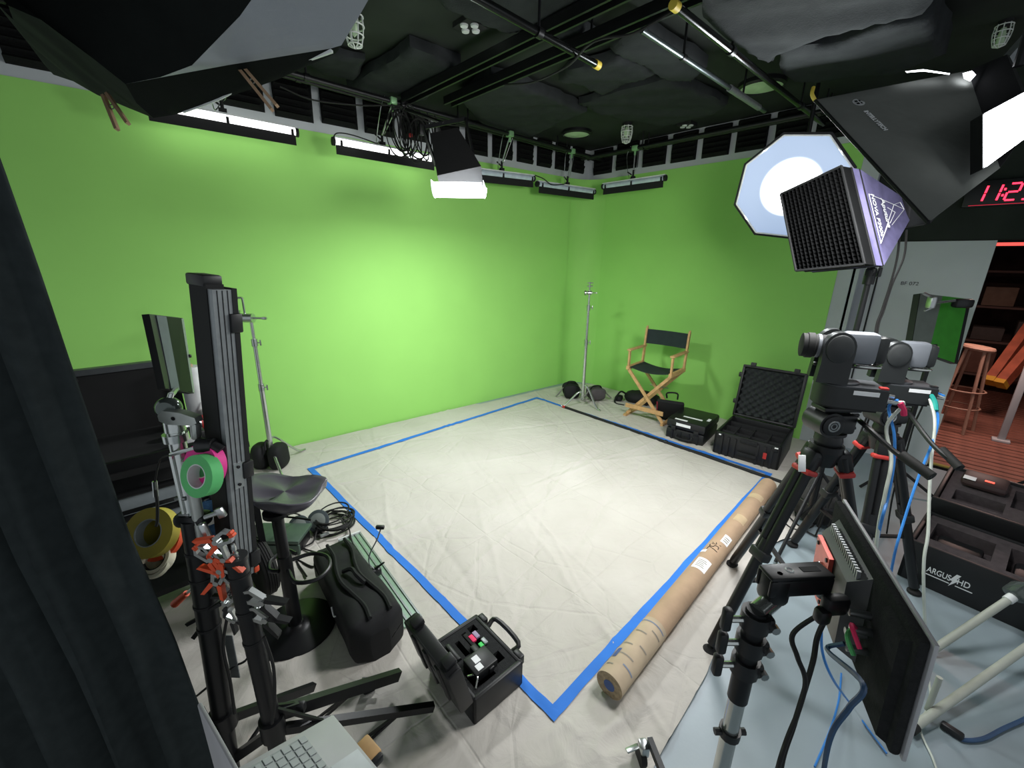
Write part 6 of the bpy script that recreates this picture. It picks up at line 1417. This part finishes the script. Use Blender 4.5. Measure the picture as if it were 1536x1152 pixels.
bb = MB(); bb.cyl(sl(256, 682, 1.12), sl(300, 670, 1.12), .006, n=8); bb.build('cross_rod', 'chrome', t)
bb = MB(); bb.cyl(sl(257, 684, 1.125), sl(276, 770, 1.11), .006, n=8); bb.build('side_rod', 'chrome', t)
for u, v in ((269, 748), (275, 772)): c = sl(u, v, 1.115); MB().cyl(c - RTH * .012, c + RTH * .02, .006, n=8).build('rod_nut', 'steel', t)
kq_ = sl(307, 668, 1.12); bb = MB(); bb.cyl(kq_ - RTH * .018, kq_ + RTH * .028, .022, n=16); bb.cyl(kq_ + RTH * .022, kq_ + RTH * .045 + V(0, 0, -.018), .017, n=14); bb.build('black_knob', 'black', t)
MB().cyl(kq_, PF @ V(-.02, .03, L * .42), .010, n=8).build('panel_arm', 'blackmetal', t)
bb = MB(); bb.rbox((0, 0, 0), (.10, .055, .045), .016, frame(top1, x=RTH, z=ZUP)); bb.build('top_clamp', 'blackmetal', t)
bb = MB(); bb.rbox((0, 0, 0), (.022, .022, .075), .008, frame(sl(309, 800, 1.09), x=RTH + V(0, 0, .2), z=ZUP + RTH * -.2)); bb.cyl(sl(307, 776, 1.10), sl(330, 768, 1.11), .007, n=8); bb.build('lever', 'steel', t)
MB().rbox((0, 0, 0), (.025, .014, .034), .004, frame(sl(331, 769, 1.11), x=RTH, z=ZUP + RTH * -.4)).build('lever_plate', 'steel', t)
hub = pB1
MB().cyl(hub + V(0, 0, .04), hub - V(0, 0, .03), .042, n=16).build('hub', 'blackmetal', t)
for u, v in ((258, 1088), (285, 1120), (470, 1030)):
    e = G(u, v, .03); MB().bar(hub, e, .032, .024).build('leg', 'blackmetal', t)
    MB().bar(b0 + V(0, 0, .06), hub.lerp(e, .55), .012, .010).build('brace', 'blackmetal', t)
# ------------------------------------------------------------------ rolling stand
top2 = sl(354, 840, 1.08); pB2 = sl(410, 1092, 1.04)
b1 = top2 + (pB2 - top2) * (top2.z / (top2.z - pB2.z))
t = thing('rolling_stand', 'black rolling stand with braced legs and a silver caster', 'stand', b1)
MB().cyl(top2, b1 + V(0, 0, .02), .030, .028, n=20).build('black_riser', 'blackmetal', t)
for f in (.05, .18, .30): c = top2.lerp(b1, f); MB().cyl(c, c + (b1 - top2).normalized() * .008, .0318, n=20).build('tape_ring', 'blackmat', t)
bb = MB(); bb.cyl(top2, top2 + V(0, 0, .014), .034, n=20); bb.rbox((0, 0, 0), (.08, .035, .028), .01, frame(top2 - RTH * .02, x=RTH, z=ZUP)); bb.build('top_collar', 'black', t)
bb = MB(); bb.lathe([(.010, 0), (.010, .012), (.006, .016), (.008, .034), (.005, .046), (.0001, .047)], 12, T(*(top2 + V(0, 0, .012)))); bb.build('spigot', 'chrome', t)
MB().bar(top2 + V(0, 0, -.05), PF @ V(.0, .03, .05), .02, .014).build('panel_bracket', 'blackmetal', t)
hub2 = pB2; MB().cyl(hub2 + V(0, 0, .05), hub2 - V(0, 0, .03), .040, n=16).build('hub', 'blackmetal', t)
for k, (u, v) in enumerate(((598, 1012), (650, 1060))):
    e = G(u, v, .10); w0_ = .046 if k == 0 else .030
    s0 = hub2 + V(0, 0, .06 if k == 0 else -.01)
    MB().bar(s0, e, w0_, .026).build('leg', 'blackmetal', t)
    for dx in (0, 10): MB().bar(G(470 + dx + 75 * k, 1082 + 28 * k, .02), s0.lerp(e, .62 + .15 * k + .0005 * dx), .009, .009).build('brace', 'blackmetal', t)
    MB().bar(hub2 + V(0, 0, .10), s0.lerp(e, .3), .012, .010).build('brace', 'blackmetal', t)
e = G(335, 1148, .05); MB().bar(hub2 + V(0, 0, -.01), e, .030, .024).build('leg', 'blackmetal', t)
MB().rbox((0, 0, 0), (.05, .03, .04), .01, frame(sl(448, 1060, 1.1), x=RTH, z=ZUP)).build('leg_joint', 'black', t)
ec = G(551, 1042)
cst = thing_part(t, 'caster', lambda b: b.lathe([(.010, -.011), (.028, -.011), (.031, 0), (.028, .011), (.010, .011)], 18, frame(ec + V(.01, 0, .034), z=V(.3, 1, 0))), 'rubber')
sub(cst, 'fork', lambda b: b.rbox((0, 0, 0), (.042, .032, .045), .006, frame(ec + V(.0, 0, .066), x=RTH, z=ZUP)), 'steel')
sub(cst, 'brake_tab', lambda b: b.rbox((0, 0, 0), (.045, .02, .010), .003, frame(ec + RTH * .035 + V(0, 0, .062), x=RTH, z=V(.2, 0, 1))), 'steel')
# cables drooping round the stands
cable('stand_cable', [G(258, 1085, .02), G(275, 1060, .05), sl(300, 1040, 1.14), sl(330, 1015, 1.15), sl(350, 1000, 1.16), sl(372, 985, 1.16), sl(375, 930, 1.12)], .004, 'rubber', 'thin black cable looping below the taped stand riser')
cable('stand_cable', [sl(396, 955, 1.02), sl(410, 1000, 1.01), sl(412, 1050, 1.00), sl(408, 1085, 1.0)], .005, 'rubber', 'black cable hanging along the rolling stand')
cable('stand_cable', [sl(338, 880, 1.10), sl(341, 920, 1.10), sl(335, 970, 1.09), sl(345, 1020, 1.08), sl(352, 1070, 1.07)], .005, 'rubber', 'black cable running down between the two stands')
o = MB().rbox((0, 0, 0), (.032, .005, .20), .002, frame(sl(348, 985, 1.16), x=RTH, z=(sl(335, 925, 1.16) - sl(358, 1045, 1.16)))); tag(o.build('silver_blade', 'alu', None, loc=sl(348, 985, 1.16)), 'flat silver metal plate between the two stands', 'plate')
# ------------------------------------------------------------------ slim monitor above the grip head
q = [PD(224, 471, 1.27), PD(274, 477, 1.47), PD(291, 590, 1.50), PD(248, 583, 1.30)]
nn = (q[1] - q[0]).cross(q[3] - q[0]).normalized()
if nn.dot(CAM - q[0]) < 0: nn = -nn
t = thing('slim_monitor', 'slim black monitor turned edge-on above a chrome grip head', 'monitor', q[3])
bb = MB(); bb.hexa(q, [p - nn * .02 for p in q]); bb.build('shell', 'black', t)
def qq(a, b_): return q[0].lerp(q[1], a).lerp(q[3].lerp(q[2], a), b_)
for (a, c, mt_, nm) in ((.16, .44, mat('pale grey bevel', '#525a60', .6), 'grey_bevel'), (.44, .90, 'screen', 'glossy_screen'), (.92, 1.0, 'alu', 'silver_side')):
    w4 = [qq(a, .01), qq(c, .01), qq(c, .99), qq(a, .99)]; bb = MB(); bb.hexa([p + nn * .003 for p in w4], w4); bb.build(nm, mt_, t)
MB().rbox((0, 0, 0), (.02, .008, .012), .003, frame(qq(1.0, .5), x=RTH, z=ZUP)).build('side_button', 'black', t)
MB().cyl(qq(.35, .98), sl(257, 592, 1.17), .008, n=10).build('mount_spigot', 'chrome', t)
# ------------------------------------------------------------------ tape rolls
def roll(nm, p, R, r, h, m, lab, nrm, core='cream', grp='tape rolls hanging by the stands'):
    F = frame(p, z=nrm); t = thing(nm, lab, 'tape roll', p, grp)
    MB().ring(R, r + .003, h, 40, F).build('tape', m, t); MB().ring(r + .003, r, h * 1.02, 36, F).build('core', core, t); return t
fn_ = (-FWH + V(0, 0, .30) - RTH * .30)
roll('tape_roll', sl(303, 713, 1.07), .061, .032, .034, 'greentape', 'green gaffer tape roll hanging beside the tall panel', fn_, 'white')
roll('tape_roll', sl(308, 698, 1.11), .065, .032, .032, 'pinktape', 'hot pink tape roll tucked behind the green roll', fn_)
yn = (-FWH + V(0, 0, .62))
roll('tape_roll', sl(228, 799, 1.16), .079, .041, .034, 'yellow', 'large yellow tape roll hanging from a hook beside the cart', yn, mat('pale core', '#9fa6a8', .6))
roll('tape_roll', sl(239, 806, 1.20), .076, .042, .022, 'orange', 'thin orange tape roll behind the yellow roll', yn, 'white')
roll('tape_roll', sl(236, 838, 1.16), .048, .034, .034, 'cream', 'cream tape roll hanging below the yellow roll', (-FWH * .8 + V(0, 0, .75)), 'foamgrey')
roll('tape_roll', sl(231, 847, 1.14), .043, .033, .022, 'cream', 'narrow cream tape roll at the bottom of the hanging rolls', (-FWH * .8 + V(0, 0, .8) + RTH * .2), 'cream')
t = thing('tape_hook', 'thin black hook and cord holding the yellow tape roll', 'hook', sl(236, 735, 1.16)); MB().path([sl(232, 728, 1.17), sl(236, 755, 1.15), sl(236, 782, 1.13), sl(234, 790, 1.12)], .0045, 6, 4).build('cord', 'rubber', t); MB().cyl(sl(232, 722, 1.17), sl(234, 745, 1.165), .007, n=8).build('snap', 'steel', t); MB().path([sl(232, 724, 1.17), sl(240, 690, 1.17), sl(258, 682, 1.13)], .003, 6, 4).build('tie', 'rubber', t)
# ------------------------------------------------------------------ spring clamps (orange-tipped) and chrome clamps on the stands
def spring_clamp(p, ang, m, lab, s=1.0, grp='orange spring clamps on the stands'):
    t = thing('spring_clamp', lab, 'clamp', p, grp)
    F = frame(p, x=RTH, z=-FWH) @ RZ(ang) @ Matrix.Scale(s, 4)
    for k in (-1, 1):
        MB().prism([(0, k * .006), (.055, k * .018), (.075, k * .004), (.083, k * .008), (.06, k * .032), (0, k * .022)], -.011, .011, F).build('jaw', 'steel', t)
        MB().prism([(-.005, k * .004), (-.075, k * .034), (-.08, k * .05), (-.005, k * .026)], -.013, .013, F).build('handle', m, t)
        MB().rbox((.078, k * .007, 0), (.022, .014, .024), .004, F).build('tip', m, t)
    MB().cyl(F @ V(0, 0, -.014), F @ V(0, 0, .014), .012 * s, n=12).build('spring', 'steel', t)
for u, v, a, lab in ((325, 812, .5, 'orange-handled spring clamp nearest the denim pouch'), (318, 838, 2.3, 'orange-handled spring clamp in the middle of the cluster'), (331, 855, -.7, 'orange-handled spring clamp tilted against the rolling stand'), (326, 873, 1.2, 'lowest orange-handled spring clamp of the cluster'), (337, 838, 1.9, 'orange-handled spring clamp beside the silver spigot')):
    spring_clamp(sl(u, v, 1.06), a, 'orange', lab, .72)
for u, v, a, lab in ((338, 905, .9, 'black-handled spring clamp between the two stands'), (352, 930, 2.0, 'black-handled spring clamp below its neighbour'), (343, 892, -.4, 'black-handled spring clamp beneath the orange cluster')):
    spring_clamp(sl(u, v, 1.09), a, 'black', lab, .62, 'black spring clamps on the stands')
for u, v, a, lab in ((394, 902, 2.62, 'large chrome spring clamp with a black handle on the rolling stand'), (399, 928, 2.55, 'second chrome spring clamp under the larger one')):
    spring_clamp(sl(u, v, 1.06), a, 'blackmetal', lab, .85, 'chrome clamps on the rolling stand')
t = thing('orange_grip', 'orange rubber grip dangling behind the taped riser', 'grip', sl(270, 900, 1.2)); MB().cyl(sl(262, 906, 1.2), sl(280, 890, 1.2), .014, .011, n=12).build('rubber_grip', 'orange', t); MB().cyl(sl(280, 890, 1.2), sl(300, 874, 1.18), .006, n=8).build('shaft', 'steel', t)
t = thing('pull_lever', 'pair of small black levers on the taped riser', 'lever', sl(290, 935, 1.1)); MB().bar(sl(280, 937, 1.1), sl(304, 924, 1.1), .012, .008).build('lever_blade', 'black', t); MB().bar(sl(290, 957, 1.1), sl(306, 936, 1.1), .014, .008).build('lever_blade', 'black', t)
t = thing('chrome_super_clamp', 'chrome clamp cluster on the dark side of the cart', 'clamp', WY(155, 770, 2.38))
for u, v in ((150, 760), (160, 772), (157, 784), (147, 778)): MB().cyl(WY(u, v, 2.38), WY(u + 8, v - 3, 2.38), .012, n=8).build('bolt', 'chrome', t)
MB().cyl(WY(141, 715, 2.38), WY(147, 738, 2.38), .022, n=12).build('tube_stub', 'chrome', t); MB().bar(WY(144, 726, 2.40), WY(155, 785, 2.42), .02, .02).build('clamp_body', 'blackmetal', t)
# ------------------------------------------------------------------ laptop on a small stand (front)
DLp = 1.02
o0 = PD(500, 1070, DLp); zl = o0.z
def LP(u, v): return G(u, v, zl)
pa = LP(355, 1151)                        # hinge side lower left
pb = LP(500, 1070); pcx = LP(590, 1178)
wdir = (pcx - pb).normalized()
k0, k1_ = .5, 2.0                          # height of the hinge corner that makes the two visible edges square
best = min((abs(((CAM + (pa - CAM) * (k0 + (k1_ - k0) * i / 400)) - pb).normalized().dot(wdir)), k0 + (k1_ - k0) * i / 400) for i in range(401))
hdir = ((CAM + (pa - CAM) * best[1]) - pb); hdir = (hdir - wdir * hdir.dot(wdir)).normalized(); LN = wdir.cross(hdir)
if LN.z < 0: LN = -LN
yd = 1
F = Matrix(((wdir.x, hdir.x, LN.x, pb.x), (wdir.y, hdir.y, LN.y, pb.y), (wdir.z, hdir.z, LN.z, pb.z), (0, 0, 0, 1)))     # x along width, y from palm rest to hinge
LW, LD = .34, .245
t = thing('laptop', 'open silver laptop with pale keys at the bottom edge', 'laptop', pb)
bs_ = thing_part(t, 'base', lambda b: b.rbox((LW / 2, yd * LD / 2, -.008), (LW, LD, .016), .005, F), 'silver')
MB().box((LW / 2, yd * (.085 + .062), .0004), (LW - .03, .118, .0008), F).build('keyboard_well', mat('pale key well', '#949c9b', .5), bs_)
key = None
for r in range(6):
    for c in range(15):
        kw, kh = .0165, .0160 if r < 5 else .010
        x = .024 + c * .0192 + (.004 * (r % 2)); y = .088 + r * .0192
        if x > LW - .02: continue
        Mk = F @ T(x, yd * y, .0016)
        MB().rbox((0, 0, 0), (kw, kh, .002), .0007, Mk, 1).build('key', 'key', bs_, smooth=30)
MB().box((LW / 2 - .0, yd * .042, .0004), (.105, .066, .0007), F).build('trackpad', mat('pale trackpad', '#bcc4c6', .4), bs_)
la = math.radians(20); lz = LN * math.cos(la) + hdir * math.sin(la); ly = hdir * math.cos(la) - LN * math.sin(la); lo = F @ V(0, LD, 0)
SF = Matrix(((wdir.x, ly.x, lz.x, lo.x), (wdir.y, ly.y, lz.y, lo.y), (wdir.z, ly.z, lz.z, lo.z), (0, 0, 0, 1)))
scr = thing_part(t, 'screen_lid', lambda b: b.rbox((LW / 2, 0, .10), (LW, .007, .20), .003, SF), 'silver')
MB().box((LW / 2, -.0042, .10), (LW - .015, .001, .185), SF).build('display', 'screen', scr)
# little shelf and pole under it
S_ = F @ T(LW * .55, yd * LD * .5, 0); c = S_.translation
t = thing('laptop_shelf', 'small black shelf on a pole under the laptop', 'stand', V(c.x, c.y, 0))
MB().rbox((LW * .62, yd * LD * .55, -.026), (LW * .7, LD * .75, .018), .005, F).build('shelf_plate', 'blackmetal', t)
MB().cyl(c + V(0, 0, -.03), V(c.x, c.y, .03), .02, n=14).build('pole', 'blackmetal', t); MB().lathe([(.17, 0), (.17, .012), (.03, .03)], 30, T(c.x, c.y, on(c.x, c.y))).build('base_plate', 'blackmetal', t)
t = thing('wood_clamp', 'orange wooden block clamp under the laptop corner', 'clamp', G(552, 1125, zl - .07))
F2_ = frame(G(552, 1128, zl - .07), x=wdir, z=ZUP); MB().rbox((0, 0, 0), (.06, .04, .03), .006, F2_).build('wooden_jaw', 'wood', t); MB().rbox((.025, -.005, .0), (.03, .045, .025), .006, F2_).build('black_pad', 'black', t); MB().cyl(F2_ @ V(0, yd * -.0, 0), c + V(0, 0, -.06), .006, n=6).build('rod', 'steel', t)
